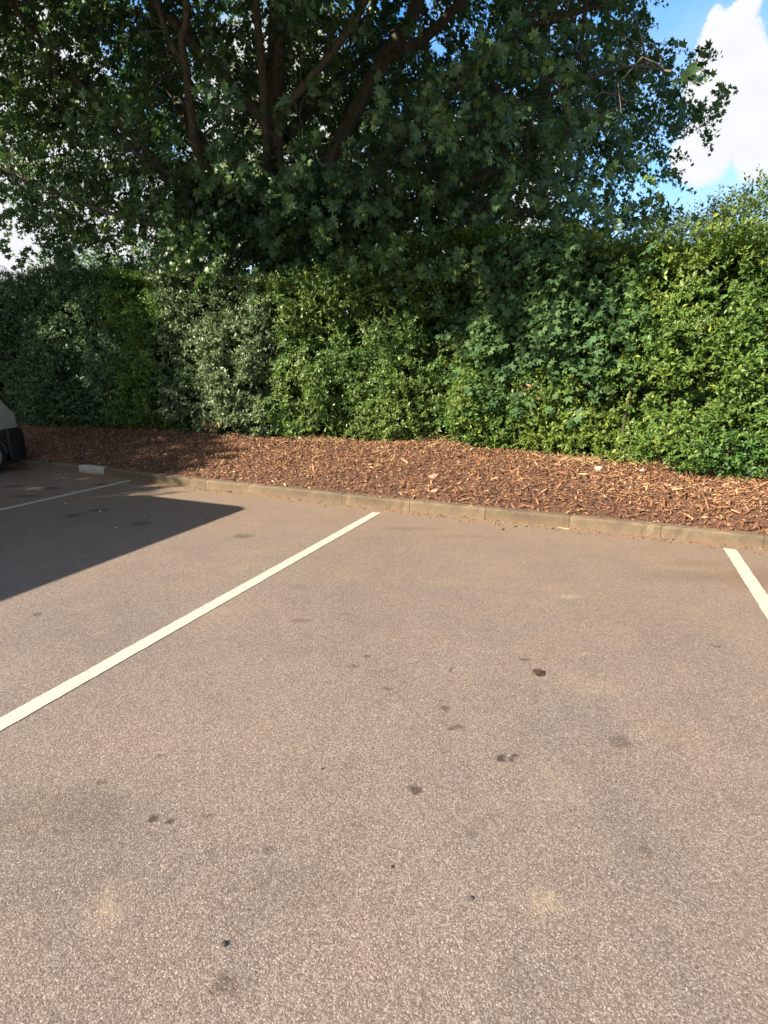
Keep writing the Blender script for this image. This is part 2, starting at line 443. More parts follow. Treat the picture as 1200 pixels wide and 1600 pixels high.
# ------------------------------------------------------------------ ground, car park, lines, kerb
bm = bmesh.new()
bmesh.ops.create_grid(bm, x_segments=8, y_segments=8, size=1500)
tag(bm_obj('ground', bm, M_grass), kind='structure').location = (0, 0, -.03)

KERB = [(-40, 5.9), (-12, 5.88), (-9.38, 5.86), (-8.43, 5.95), (-7.86, 6.0), (-7.25, 5.96), (-6.07, 5.82), (-3.78, 5.79), (-2.08, 5.74), (-.3, 5.74), (1.41, 5.71), (12, 5.6), (40, 5.4)]
KX, KY = np.array([k[0] for k in KERB]), np.array([k[1] for k in KERB])
kerb_y = lambda n: np.interp(n, KX, KY)
bm = bmesh.new()
xs = [-40, -20, -12, -9.38, -8.43, -7.86, -7.25, -6.07, -3.78, -2.08, -.3, 1.41, 5, 12, 25, 40]
va = [bm.verts.new((x, -40, 0)) for x in xs]; vb = [bm.verts.new((x, float(kerb_y(x)) + .05, 0)) for x in xs]
for i in range(len(xs) - 1): bm.faces.new((va[i], va[i + 1], vb[i + 1], vb[i]))
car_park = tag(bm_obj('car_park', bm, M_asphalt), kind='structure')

def bay_line(p_far, p_near, wid, seed):
    """painted line from its end by the kerb to a far near end, with slightly ragged edges"""
    r_ = random.Random(seed)
    a, b = Vector(p_far).to_2d(), Vector(p_near).to_2d()
    d = (b - a).normalized(); nv = Vector((-d.y, d.x)); L = (b - a).length
    bm = bmesh.new(); prev = None; n = int(L / .04)
    for i in range(n + 1):
        q = a + d * (L * i / n)
        l = q + nv * (wid / 2 + r_.gauss(0, .0014)); rr_ = q - nv * (wid / 2 + r_.gauss(0, .0014))
        cur = (bm.verts.new((l.x, l.y, .004)), bm.verts.new((rr_.x, rr_.y, .004)))
        if prev: bm.faces.new((prev[0], prev[1], cur[1], cur[0]))
        prev = cur
    bm.normal_update()
    for f_ in bm.faces:
        if f_.normal.z < 0: f_.normal_flip()
    return bm_obj('bay_line', bm, M_paint, car_park)
def extend(a, b, L):
    a, b = Vector(a), Vector(b); return a + (b - a).normalized() * L
g1, g2 = ground(589, 801), ground(0, 1133)
tag(bay_line(g1, extend(g1, g2, 6.2), .100, 1), 'white bay line in full sun running across the middle of the asphalt')
g1, g2 = ground(203, 751), ground(0, 797)
tag(bay_line(g1, extend(g1, g2, 6.2), .100, 2), 'white bay line lying in the shade at the left')
g1, g2 = ground(1140, 858), ground(1212, 968)
tag(bay_line(g1, extend(g1, g2, 6.2), .104, 3), 'short visible white bay line at the right edge')

joints = [-14.3, -13.4, -12.5, -11.6, -10.7, -9.75, -8.8, -7.86, -7.25, -6.05, -5.13, -4.2, -2.98, -2.08, -1.19, -.3, .56, 1.41, 2.3, 3.2, 4.1, 5.0, 5.9]
kerb = tag(empty('kerb'), kind='structure')
H_K = .120
for i in range(len(joints) - 1):
    x0, x1 = joints[i] + .0025, joints[i + 1] - .0025
    y0, y1 = float(kerb_y(x0)), float(kerb_y(x1))
    dz = random.uniform(-.004, .004); dy = random.uniform(-.004, .004)
    if abs(joints[i] + 7.86) < .01: dz, dy = -.004, .002
    prof = [(0, -.06), (.004, H_K - .022), (.010, H_K - .008), (.024, H_K), (.122, H_K - .002), (.125, -.06)]
    bm = bmesh.new(); rings = []
    for t_ in np.linspace(0, 1, 15):
        ch = .012 if (random.random() < .10 and 0 < t_ < 1) else (.004 if t_ in (0, 1) else 0)
        rings.append([bm.verts.new((x0 + (x1 - x0) * t_, y0 + (y1 - y0) * t_ + py + dy + random.gauss(0, .0016) + (ch if 0 < k_ < 3 else 0), pz + dz + (random.gauss(0, .0016) - (ch * .8 if 1 <= k_ <= 3 else 0) if pz > 0 else 0))) for k_, (py, pz) in enumerate(prof)])
    for A, B in zip(rings[:-1], rings[1:]):
        for k in range(len(prof)):
            k2 = (k + 1) % len(prof); bm.faces.new((A[k], B[k], B[k2], A[k2]))
    bm.faces.new(rings[0]); bm.faces.new(rings[-1][::-1])
    bmesh.ops.recalc_face_normals(bm, faces=bm.faces)
    white = abs(joints[i] + 7.86) < .01
    o = bm_obj('kerb_stone', bm, M_kerb_white if white else M_kerb[i % 3 if i % 5 else 1], kerb)
    if white: o['label'] = 'short white painted kerb stone beside the shaded bay line'

# ------------------------------------------------------------------ mulch bed
FR = [(-20, 7.6), (-12, 7.7), (-9.8, 8.1), (-7.3, 8.2), (-5.4, 7.95), (-4.4, 8.3), (-3, 8.3), (-2.5, 8.55), (-1.7, 8.2), (-.4, 7.75), (.9, 7.05), (1.7, 6.85), (3, 6.85), (12, 6.8)]
FX, FY = np.array([k[0] for k in FR]), np.array([k[1] for k in FR])
front = lambda n: np.interp(n, FX, FY)
def bed_z(x, y):
    x, y = np.asarray(x, float), np.asarray(y, float)
    u = np.clip((y - kerb_y(x) - .11) / (front(x) - kerb_y(x)), 0, 1.2)
    z = .105 + .30 * np.clip(u, 0, 1) ** .75
    z = z + .07 * np.exp(-((x + 2.55) / .55) ** 2 - ((y - 8.3) / .5) ** 2)
    p = np.stack([x, y, 0 * x], -1).reshape(-1, 3)
    z = z + (np.clip(u * 4, 0, 1)) * (.035 * fbm(p * 1.6, 3).reshape(x.shape))
    return z
gx, gy = np.meshgrid(np.linspace(-16, 7, 231), np.linspace(0, 1, 46), indexing='ij')
yy = kerb_y(gx) + .118 + gy * 5.5
V = np.stack([gx, yy, bed_z(gx, yy)], -1).reshape(-1, 3)
idx = np.arange(231 * 46).reshape(231, 46)
F = np.stack([idx[:-1, :-1], idx[1:, :-1], idx[1:, 1:], idx[:-1, 1:]], -1).reshape(-1, 4)
bed = tag(np_obj('mulch_bed', V, F, M_soil, smooth=True), kind='structure')

# bark chips: splinters with four long faces and blunt uneven ends
CV = np.array([(-.5, 0, -.3), (.5, .05, -.3), (.4, .02, .3), (-.35, -.03, .3), (-.6, .5, -.1), (.65, .45, -.2), (.5, .5, .4), (-.5, .55, .45), (-.2, 1, 0), (.25, .93, 0), (.15, .95, .25), (-.15, 1.02, .2)], float)
CV[:, 1] -= .5
CF = np.array([(3, 2, 6, 7), (2, 1, 5, 6), (0, 3, 7, 4), (7, 6, 10, 11), (6, 5, 9, 10), (4, 7, 11, 8), (0, 1, 2, 3), (8, 11, 10, 9)])
NCH = 70000
cx = rng.uniform(-14, 6, NCH * 2); u = rng.random(NCH * 2) ** .9
cy = kerb_y(cx) + .10 + u * (front(cx) - kerb_y(cx) + .5)
visible = (cx > -13) & (cx < 4.2 + 0 * cy)
cx, cy = cx[visible][:NCH], cy[visible][:NCH]; n = len(cx)
clump = fbm(np.stack([cx, cy, 0 * cx], -1) * 1.3, 3)
straw = np.exp(-((cx - 1.0) / 1.0) ** 2 - ((cy - 6.75) / .22) ** 2) + .6 * np.exp(-((cx + 2.6) / .5) ** 2 - ((cy - 8.25) / .2) ** 2)
L = np.clip(rng.lognormal(math.log(.034), .55, n), .010, .15)
W = np.clip(L * rng.uniform(.08, .28, n), .004, .018); T = rng.uniform(.004, .010, n)
az = rng.uniform(0, 2 * math.pi, n); tilt = rng.normal(0, .42, n)
d = np.stack([np.cos(az) * np.cos(tilt), np.sin(az) * np.cos(tilt), np.sin(tilt)], -1)
M3 = frames(d, rng.normal(0, .6, n))
cz = bed_z(cx, cy) + rng.uniform(-.004, .03, n) + np.abs(np.sin(tilt)) * L * .25
tint = np.clip(rng.beta(1.7, 2.3, n) + .04 + .14 * clump + .45 * straw * rng.random(n) + (rng.random(n) < .07) * .4, 0, 1)
scl = np.stack([W, L, T], -1)
TVs = CV[None] * scl[:, None, :]
Vc = np.einsum('nij,nkj->nki', M3, TVs) + np.stack([cx, cy, cz], -1)[:, None, :]
# the 300 that show largest become objects of their own
camv = np.array([0, 0, CAMH])
dist = np.linalg.norm(np.stack([cx, cy, cz], -1) - camv, axis=1)
infr = (cx > -6) & (cx < 2.2) & (cy > kerb_y(cx) + .16)
score = L * W / dist ** 2 * infr * (tint > .3)
big = np.argsort(-score)[:300]
rest = np.ones(n, bool); rest[big] = False
Fr = (CF[None] + (np.arange(rest.sum()) * 12)[:, None, None]).reshape(-1, 4)
tag(np_obj('bark_chips', Vc[rest].reshape(-1, 3), Fr, M_chip, bed, np.repeat(tint[rest], len(CF))), kind='stuff')
chip_me = [np_mesh('bark_chip', CV, CF, M_chip, np.full(len(CF), t)) for t in (.35, .5, .65, .8, .95)]
for i in big:
    o = bpy.data.objects.new('bark_chip', chip_me[int(np.clip((tint[i] - .28) / .15, 0, 4))])
    o.matrix_world = Matrix.LocRotScale(Vector((cx[i], cy[i], cz[i] + .008)), Matrix(M3[i].tolist()).to_quaternion(), Vector((W[i], L[i], T[i])))
    link(o, bed)
# spilled crumbs on the kerb and along its foot
ns = 2600
sx = rng.uniform(-9, 3.5, ns); fo = rng.random(ns) < .75
sy = np.where(fo, kerb_y(sx) - np.abs(rng.normal(0, .09, ns)) ** 1.0 - .01, kerb_y(sx) + rng.uniform(.03, .12, ns))
sz = np.where(fo, .006, H_K + .006)
Ls = np.clip(rng.lognormal(math.log(.014), .55, ns), .004, .07)
d = np.stack([np.cos(rng.uniform(0, 6.28, ns)), np.sin(rng.uniform(0, 6.28, ns)), rng.normal(0, .08, ns)], -1)
Ms = frames(d, rng.normal(0, .4, ns))
Vs = np.einsum('nij,nkj->nki', Ms, CV[None] * np.stack([Ls * .3, Ls, Ls * .14], -1)[:, None, :]) + np.stack([sx, sy, sz], -1)[:, None, :]
tag(np_obj('mulch_crumbs', Vs.reshape(-1, 3), (CF[None] + (np.arange(ns) * 12)[:, None, None]).reshape(-1, 4), M_chip, None, np.repeat(rng.beta(1.4, 2, ns), len(CF))), 'loose bark crumbs along the foot of the kerb', 'mulch', kind='stuff')

# ------------------------------------------------------------------ leaves
# small oval leaf folded along its midrib (4 triangles), petiole at the origin
OV = np.array([(0, 0, 0), (-.24, .38, .05), (.24, .38, .05), (0, .45, -.03), (0, 1, -.10)], float)
OF = np.array([(0, 3, 1), (0, 2, 3), (1, 3, 4), (3, 2, 4)])
# five-lobed maple leaf (fan of 11 triangles)
def maple_template(droop):
    pol = [(0, 1.0), (24, .50), (48, .92), (76, .45), (104, .66), (150, .30), (210, .30), (256, .66), (284, .45), (312, .92), (336, .50)]
    V = [(0, .30, 0)]
    for a, r_ in pol:
        x, y = math.sin(R(a)) * r_, math.cos(R(a)) * r_ * .78
        V.append((x * .62, .34 + y * .72, -droop * (x * x * .8 + max(0, y) ** 2 * .7)))
    V = np.array(V); F = np.array([(0, i, i % 11 + 1) for i in range(1, 12)])
    return V, F[:, [0, 2, 1]]
MV, MF = maple_template(.35)
# coarse lobed leaf for the parts of the crown above and behind the view
QV = np.array([(0, 0, 0), (-.45, .35, -.08), (-.16, .5, 0), (0, 1, -.18), (.16, .5, 0), (.45, .35, -.08)], float)
QF = np.array([(0, 2, 1), (0, 4, 2), (0, 5, 4), (2, 4, 3)])

def unit(v): return v / (np.linalg.norm(v, axis=-1, keepdims=True) + 1e-9)
def sprigs(P, D, leaves, length, leaf, spread, seed, TV=OV, TF=OF, tbase=None, tvar=.22, curl=.25):
    """shoots at P along D, each with `leaves` leaves set alternately along it. Returns V, F, tint, leaf positions/frames/sizes"""
    r_ = np.random.default_rng(seed); n = len(P)
    D = unit(D); k = np.tile(np.arange(leaves), n); i = np.repeat(np.arange(n), leaves); m_ = len(i)
    u_ = (k + r_.random(m_) * .6) / leaves
    ln = length * r_.uniform(.6, 1.3, n)
    side = frames(D, r_.uniform(0, 6.28, n))
    ang = k * 2.4 + r_.normal(0, .5, m_)
    out = side[i][:, :, 0] * np.cos(ang)[:, None] + side[i][:, :, 2] * np.sin(ang)[:, None]
    pos = P[i] + D[i] * (u_ * ln[i])[:, None] + np.array([0, 0, -1.0]) * (curl * u_ ** 2 * ln[i])[:, None]
    ld = unit(D[i] * (.35 + .5 * u_)[:, None] + out * spread + r_.normal(0, .22, (m_, 3)))
    # roll each leaf so that its face looks up and outward
    want = unit(np.array([0, 0, 1.0]) * .65 + D[i] * .75 + r_.normal(0, .40, (m_, 3)))
    x = np.cross(ld, want); x = unit(x); z = np.cross(x, ld)
    M_ = np.stack([x, ld, z], axis=2)
    S = leaf * np.clip(r_.lognormal(-.08, .32, m_), .4, 1.6) * (1 - .35 * u_ ** 3)
    V, F = scatter(TV, TF, M_, pos, S)
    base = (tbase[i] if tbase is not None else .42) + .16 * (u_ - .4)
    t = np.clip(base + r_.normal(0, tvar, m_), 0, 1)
    return V, F, t, (pos, M_, S)
def join(parts):
    V, F, T, o = [], [], [], 0
    for v, f_, t in parts:
        V.append(v); F.append(f_ + o); T.append(t); o += len(v)
    return np.concatenate(V), np.concatenate(F), np.concatenate(T)

# ------------------------------------------------------------------ the hedge: shrubs side by side, clipped to one face
TOPX = np.array([-18, -12.07, -10.5, -8.5, -6.65, -5.04, -4.07, -3.18, -2.1, -1.1, .1, .77, 1.3, 4, 10])
TOPZ = np.array([3.4, 3.32, 3.45, 3.24, 3.13, 2.93, 3.28, 3.45, 3.44, 3.34, 3.08, 2.98, 2.94, 2.95, 2.95])
def hedge_top(n): return np.interp(n, TOPX, TOPZ)
def hedge_face(n, z):
    p = np.stack([n, 0 * n, z], -1)
    d = .26 * fbm(p * .9, 2) + .24 * fbm(p * 2.4 + 9, 2) + .08 * fbm(p * 6 + 3, 1)
    e_ = np.array([-9.3, -8.0, -5.6, -4.1, -2.55, -1.3, -.05, 1.9]); am = np.array([.12, .12, .34, .08, .34, .10, .26, .12])
    wob_ = .75 * fbm(np.stack([z * 1.1, 0 * z + 7, n * .5], -1), 2)
    d = d + (am[None] * np.exp(-((n[:, None] + wob_[:, None] - e_[None]) / .26) ** 2)).sum(1) - .10
    tuck = .42 * np.clip((.85 - z) / .6, 0, 1) ** 2           # drawn in above the ground
    lean = .18 * np.clip((z - 2.4) / 1.0, 0, 1) ** 2
    return front(n) + .08 + d * np.clip((z - .2) / .6, .3, 1) + tuck + lean
edges = [-19, -9.3, -8.0, -5.6, -2.55, -.05, 10]
kinds = [
    ('hedge_shrub', 'dark bluish green clipped hedge shrub in shade behind the parked car', M_dark, .058, .38),
    ('hedge_shrub', 'narrow fresh green hedge shrub between the dark shaded hedge and the grey-green one', M_privet, .056, .50),
    ('hedge_shrub', 'grey-green hedge shrub with pale matt leaves left of the tree base', M_grey, .066, .50),
    ('hedge_shrub', 'broad yellow-green privet hedge shrub in the sunny middle of the hedge', M_yellow, .056, .42),
    ('hedge_shrub', 'glossy mid green hedge shrub growing beneath the large-leaved sycamore shoots', M_glossy, .062, .45),
    ('hedge_shrub', 'bright green privet hedge shrub at the right end of the hedge', M_privet, .058, .50)]
def owner(n, z, r_):
    p = np.stack([n, 0 * n + 4, z], -1)
    q = n + .55 * fbm(p * 1.1 + 31, 3) + r_.normal(0, .10, len(n))
    return np.digitize(q, edges[1:-1])
rh = np.random.default_rng(21)
NS = 42000
hn = rh.uniform(-15.5, 5.5, NS); hz = .30 + rh.random(NS) * 3.5
keep = hz < hedge_top(hn) + .26 * fbm(np.stack([hn * 1.5, hn * 0, hn * 0], -1), 3)
hn, hz = hn[keep], hz[keep]
layer = rh.random(len(hn)) ** 1.5 * .32
hy = hedge_face(hn, hz) + layer - .05
gap = fbm(np.stack([hn * 3.2, hn * 0 + 2, hz * 3.2], -1), 2)
ok = ~((gap < -.36) & (layer < .28)) & (hz > bed_z(hn, hy) - .02)
hn, hz, hy, layer = hn[ok], hz[ok], hy[ok], layer[ok]
own = owner(hn, hz, rh)
hP = np.stack([hn, hy, hz], -1)
hD = unit(np.stack([rh.normal(0, .5, len(hn)), -np.full(len(hn), .9), rh.normal(.42, .45, len(hn))], -1))
top = hz > hedge_top(hn) - .18
hD[top] = unit(hD[top] + np.array([0, .5, .9]))
tb = .44 + .22 * fbm(hP * 1.5, 2)
# top surface, and a coarser inside and back
n2 = 9000
tn = rh.uniform(-15.5, 5.5, n2); ty = front(tn) + rh.uniform(.1, 1.5, n2); tz = hedge_top(tn) + .07 * rh.normal(size=n2) - .05 + .26 * fbm(np.stack([tn * 1.5, tn * 0, tn * 0], -1), 3)
tP = np.stack([tn, ty, tz], -1); tD = unit(np.stack([rh.normal(0, .5, n2), rh.normal(-.2, .4, n2), np.full(n2, .9)], -1)); town = owner(tn, tz, rh)
n3 = 40000
bn = rh.uniform(-15.5, 5.5, n3); bz = rh.uniform(.35, 3.3, n3); bz = np.minimum(bz, hedge_top(bn) - .05); by = hedge_face(bn, bz) + rh.uniform(.4, 1.3, n3)
by[::3] += .45
bP = np.stack([bn, by, bz], -1); bD = unit(rh.normal(0, 1, (n3, 3)) + np.array([0, -.4, .3])); bown = owner(bn, bz, rh)
# a few strong shoots standing out of the face and the top
n4 = 1500
wn_ = rh.uniform(-12, 4, n4); wz = np.where(rh.random(n4) < .45, hedge_top(wn_), rh.uniform(.5, 3.2, n4)); wy = hedge_face(wn_, wz) - .03
wP = np.stack([wn_, wy, wz], -1); wD = unit(np.stack([rh.normal(0, .4, n4), rh.normal(-.6, .3, n4), rh.uniform(.2, 1.2, n4)], -1)); wown = owner(wn_, wz, rh)
for k, (nm, lab, mat, ls, tb0) in enumerate(kinds):
    mid = (max(edges[k], -15.5) + min(edges[k + 1], 5.5)) / 2
    root = empty(nm, (mid, float(front(mid)) + .75, .38)); tag(root, lab, 'hedge', 'shrubs grown together into one clipped hedge')
    off = np.array(root.location)
    parts = []
    s_ = own == k
    if k == 4: hP[s_ & (hz > 1.6), 1] += .16           # the sycamore leaves stand in front of it
    s2 = s_
    parts.append(sprigs(hP[s2], hD[s2], 8, .15, ls, .8, 40 + k, tbase=tb[s2] + (tb0 - .44))[:3])
    s_ = town == k; parts.append(sprigs(tP[s_], tD[s_], 6, .13, ls * 1.1, .8, 50 + k)[:3])
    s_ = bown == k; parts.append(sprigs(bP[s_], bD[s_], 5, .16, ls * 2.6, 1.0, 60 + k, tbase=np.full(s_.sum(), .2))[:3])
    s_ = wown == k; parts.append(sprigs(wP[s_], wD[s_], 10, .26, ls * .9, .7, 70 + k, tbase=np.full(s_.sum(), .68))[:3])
    V, F, T = join([(v - off, f_, np.repeat(t, len(OF))) for v, f_, t in parts])
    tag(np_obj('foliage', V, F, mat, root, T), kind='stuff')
    x0, x1 = max(edges[k], -13), min(edges[k + 1], 4.5)
    for q in range(max(3, int((x1 - x0) * 2.2))):
        sx_ = x0 + (x1 - x0) * (q + rh.random()) / max(3, int((x1 - x0) * 2.2)); sy_ = float(front(sx_)) + rh.uniform(.25, .7)
        pts = [(sx_, sy_, .30), (sx_ + rh.normal(0, .08), sy_ + rh.normal(0, .06), .8), (sx_ + rh.normal(0, .2), sy_ + rh.normal(.1, .1), 1.6), (sx_ + rh.normal(0, .35), sy_ + rh.normal(.2, .15), 2.7)]
        V, F = tube(smooth_path(pts, 8), np.linspace(rh.uniform(.02, .035), .008, 8), 6)
        np_obj('stem', V - off, F, M_twig, root, smooth=True)

# sycamore shoots pushing through the right middle of the hedge
sroot = tag(empty('sycamore_sapling', (-1.1, 8.6, .38)), 'sycamore sapling with large lobed leaves growing out through the hedge face', 'sapling')
off = np.array(sroot.location)
n5 = 900
qn = rh.normal(-1.15, .72, n5); qz = np.clip(rh.normal(2.35, .62, n5), 1.0, 3.35); sel = (qn > -2.7) & (qn < .35) & (qz < hedge_top(qn) + .05); qn, qz = qn[sel], qz[sel]
qy = hedge_face(qn, qz) + rh.uniform(-.16, .22, len(qn))
V, F, T, (pos, Mx, Sx) = sprigs(np.stack([qn, qy, qz], -1), np.stack([rh.normal(0, .5, len(qn)), np.full(len(qn), -.8), rh.normal(.25, .35, len(qn))], -1), 6, .22, .128, .9, 81, MV, MF, tbase=.45 + 0 * qn, curl=.5)
order = np.argsort(pos[:, 1] - hedge_face(pos[:, 0], pos[:, 2]) + .25 * rh.random(len(pos)))[:300]
rest = np.ones(len(pos), bool); rest[order] = False
Vr = V.reshape(-1, 12, 3)[rest].reshape(-1, 3) - off
Fr = (MF[None] + (np.arange(rest.sum()) * 12)[:, None, None]).reshape(-1, 3)
tag(np_obj('foliage', Vr, Fr, M_syc, sroot, np.repeat(T[rest], 11)), kind='stuff')
leaf_me = [np_mesh('leaf', MV, MF, M_syc, np.full(11, t)) for t in (.25, .45, .62, .85)]
def place_leaves(root, order, pos, Mx, Sx, T, meshes):
    off_ = Vector(root.location)
    for i in order:
        o = bpy.data.objects.new('leaf', meshes[int(np.clip(T[i] * 4, 0, 3))])
        o.matrix_world = Matrix.LocRotScale(Vector(pos[i]) - off_, Matrix(Mx[i].tolist()).to_quaternion(), Vector((Sx[i],) * 3))
        link(o, root)
place_leaves(sroot, order, pos, Mx, Sx, T, leaf_me)
for q in range(5):
    x_ = -1.1 + rh.normal(0, .3)
    pts = [(-1.1 + rh.normal(0, .1), 8.6, .35), (x_, 8.4, 1.2), (x_ + rh.normal(0, .3), 8.15, 2.2), (x_ + rh.normal(0, .4), 7.95, 3.2)]
    V, F = tube(smooth_path(pts, 9), np.linspace(.03, .006, 9), 6)
    np_obj('stem', V - off, F, M_twig, sroot, smooth=True)

rl = np.random.default_rng(8); nl = 1500
lx = rl.uniform(-12.5, 3.5, nl); ly = front(lx) - np.abs(rl.normal(0, .22, nl)) + .12; lz = bed_z(lx, ly) + .025
ld = np.stack([rl.normal(0, 1, nl), rl.normal(0, 1, nl), rl.normal(0, .25, nl)], -1)
V, F = scatter(OV, OF, frames(ld, rl.normal(0, .6, nl)), np.stack([lx, ly, lz], -1), rl.uniform(.03, .065, nl))
tag(np_obj('leaf_litter', V, F, M_brown_leaf, bed, np.repeat(rl.beta(1.3, 1.6, nl), len(OF))), kind='stuff')

# ------------------------------------------------------------------ the maple tree behind the hedge
TB = Vector((-6.9, 10.6, .2))
tree = tag(empty('maple_tree', TB), 'big dark spreading maple tree with several bare limbs rising behind the hedge', 'tree')
off = np.array(TB)
fork = at(440, 392, 10.6)
limbs = {
 'a': ([fork, at(352, 300, 9.8), at(310, 240, 9.2), at(299, 180, 8.9), at(291, 110, 8.6), at(284, 60, 8.4), at(292, 30, 8.2), at(286, -60, 7.8)], .11, .05),
 'a2': ([at(290, 105, 8.6), at(268, 70, 8.4), at(252, 25, 8.2), at(232, -50, 7.9)], .06, .035),
 'b': ([fork, at(425, 300, 10.1), at(416, 220, 9.7), at(410, 120, 9.3), at(402, 30, 9.0), at(396, -70, 8.7)], .11, .055),
 'c': ([fork, at(436, 250, 10.0), at(440, 182, 9.6), at(475, 135, 9.3), at(522, 78, 9.0), at(560, 22, 8.7), at(592, -50, 8.4)], .10, .05),
 'd': ([fork, at(520, 240, 10.8), at(600, 92, 11), at(640, 35, 11), at(668, -60, 11)], .18, .11),
 'd2': ([at(600, 92, 11), at(660, 62, 11), at(722, 2, 10.8), at(790, -60, 10.5)], .12, .06),
 'e': ([fork, at(300, 300, 9.6), at(160, 165, 8.6), at(90, 95, 8.2), at(24, 14, 7.9), at(-40, -60, 7.6)], .085, .045),
 'f': ([at(300, 310, 9.9), at(210, 236, 9.2), at(165, 196, 8.9), at(90, 176, 8.7), at(22, 125, 8.4), at(-60, 70, 8.1)], .06, .03),
 'g': ([fork, at(370, 358, 9.9), at(262, 354, 9.2), at(180, 336, 8.8), at(90, 302, 8.5), at(0, 262, 8.2), at(-80, 225, 7.9)], .08, .025),
 'h': ([fork, at(372, 352, 9.7), at(322, 318, 9.2), at(266, 272, 8.8), at(205, 235, 8.4)], .09, .025),
 'i': ([fork, at(560, 345, 10.3), at(650, 318, 10), at(715, 292, 9.7), at(800, 258, 9.3), at(890, 205, 9.0), at(980, 160, 8.8)], .09, .012),
 'j': ([fork, at(610, 340, 10.6), at(720, 332, 10.2), at(820, 330, 9.8), at(900, 352, 9.5), at(960, 390, 9.3)], .09, .02),
 'k': ([fork, at(330, 250, 11), at(264, 130, 11.2), at(244, 40, 11.3), at(226, -70, 11.4)], .20, .10),
 'l': ([fork, at(640, 210, 10.4), at(760, 90, 9.8), at(840, 40, 9.4), at(930, 10, 9.0)], .12, .035),
 'm': ([fork, at(620, 250, 10.4), at(760, 190, 9.8), at(880, 140, 9.4), at(980, 105, 9.1), at(1050, 112, 8.8)], .08, .012),
 'n': ([fork, (-6.6, 10.2, 6), (-6.2, 10.1, 9), (-5.8, 10, 12.5)], .26, .08),
 'o': ([(-6.5, 10.2, 6.5), (-5.2, 8.8, 8.5), (-4.2, 7.4, 10.5)], .12, .05),
 'p': ([(-6.5, 10.2, 6), (-8.2, 8.6, 8), (-9.6, 7.2, 9.5)], .12, .05),
 'q': ([(-6.5, 10.4, 6), (-6, 12.5, 8), (-5.5, 14.5, 9.5)], .12, .05),
}
V, F = tube(smooth_path([TB + Vector((0, 0, -.3)), TB + Vector((.03, 0, .9)), TB + Vector((.0, 0, 2.0)), fork + Vector((0, 0, -.1)), fork + Vector((0.02, -.05, .9))], 14), [.62, .56, .50, .47, .45, .44, .43, .43, .42, .42, .40, .36, .30, .22], 14, 3, .12)
np_obj('trunk', V - off, F, M_bark, tree, smooth=True)
limb_pts = []
for q, (pts, r0, r1) in enumerate(limbs.values()):
    path = smooth_path(pts, 26)
    rad = r0 + (r1 - r0) * np.linspace(0, 1, 26) ** .7
    V, F = tube(path, rad, 9, q, .14)
    np_obj('limb', V - off, F, M_bark, tree, smooth=True)
    limb_pts += [tuple(p) for p in path[4:]]
limb_pts = np.array(limb_pts)

rt = np.random.default_rng(77)
CEN = np.array([-5.6, 10.2, 8.9]); RAD = np.array([8.1, 7.2, 6.3])
def crown_pts(n, lo, hi):
    v = unit(rt.normal(0, 1, (n * 3, 3))); r_ = rt.uniform(lo ** 2, hi ** 2, n * 3) ** .5
    lump = 1 + .13 * fbm(v * 2.4 + 5, 3)
    return CEN + v * RAD * (r_ * lump)[:, None], v
def in_view(P):
    ca, sa = math.cos(YAW), math.sin(YAW)
    X = P[:, 0] * ca + P[:, 1] * sa; Y = -P[:, 0] * sa + P[:, 1] * ca; Z = P[:, 2] - CAMH
    c, s = math.cos(PITCH), math.sin(PITCH)
    zc = Y * c - Z * s; yc = Y * s + Z * c
    px = 600 + FPX * X / zc; py = 800 - FPX * yc / zc
    return px, py, zc
P1, v1 = crown_pts(390, .66, 1.0)
P1 = np.repeat(P1, 15, axis=0) + rt.normal(0, 1, (len(P1) * 15, 3)) * np.array([.62, .62, .30]); v1 = np.repeat(v1, 15, axis=0)
P2, v2 = crown_pts(1500, .30, .65)
P, v = np.concatenate([P1, P2]), np.concatenate([v1, v2])
px, py, zc = in_view(P)
vis = (px > -150) & (px < 1350) & (py > -160) & (py < 520) & (zc > 3)
g = fbm(P * .62 + 3, 2) - .04 * np.clip((px - 560) / 200, 0, 1)
floor_ = np.where(P[:, 1] < 9.3, 3.15, 2.6)
okc = (g > -.30) & (P[:, 2] > floor_) & (zc > 5.8)
ZL_N = [-14, -10, -8, -6.4, -5, -4, -2.5, -1, 0, 1, 3, 6]; ZL_Z = [3.3, 3.3, 3.2, 3.0, 2.7, 2.2, 2.1, 2.3, 2.55, 2.9, 3.4, 3.5]
def clear_sun(Q, soft=.35):
    """False for sprays that would take the sun from the lower hedge, the bed and the asphalt"""
    t = (8.2 - Q[:, 1]) / sd.y; x_ = Q[:, 0] + sd.x * t; z_ = Q[:, 2] + sd.z * t
    t2 = (10.0 - Q[:, 1]) / sd.y; x2 = Q[:, 0] + sd.x * t2; z2 = Q[:, 2] + sd.z * t2
    bush = (rt.random(len(Q)) < .96) & (t2 > 0) & (x2 > .3) & (x2 < 4.5) & (z2 > 2.3) & (z2 < 5.0)
    return ~bush & (z_ > np.interp(x_, ZL_N, ZL_Z) + rt.normal(.5, soft, len(Q)) + np.interp(x_, [-9, -7.5, -4.5, -3.5], [0, .6, .6, 0])) | (~bush & (t < 0))
okc &= clear_sun(P)
near = P[vis & okc]; far = P[~vis & (g > -.5) & (P[:, 2] > 3.4) & clear_sun(P)]
# unseen foliage added over the car park, shaped to shade crown and upper hedge
ex = np.array([-8.2, 3.4, 10.2]) + unit(rt.normal(0, 1, (850, 3))) * np.array([6.0, 4.2, 2.6]) * rt.uniform(.3, 1, (850, 1)) ** .5
px, py, zc = in_view(ex)
ex = ex[clear_sun(ex, .15) & ((py < -420) | (zc < .5))]
far = np.concatenate([far, ex])
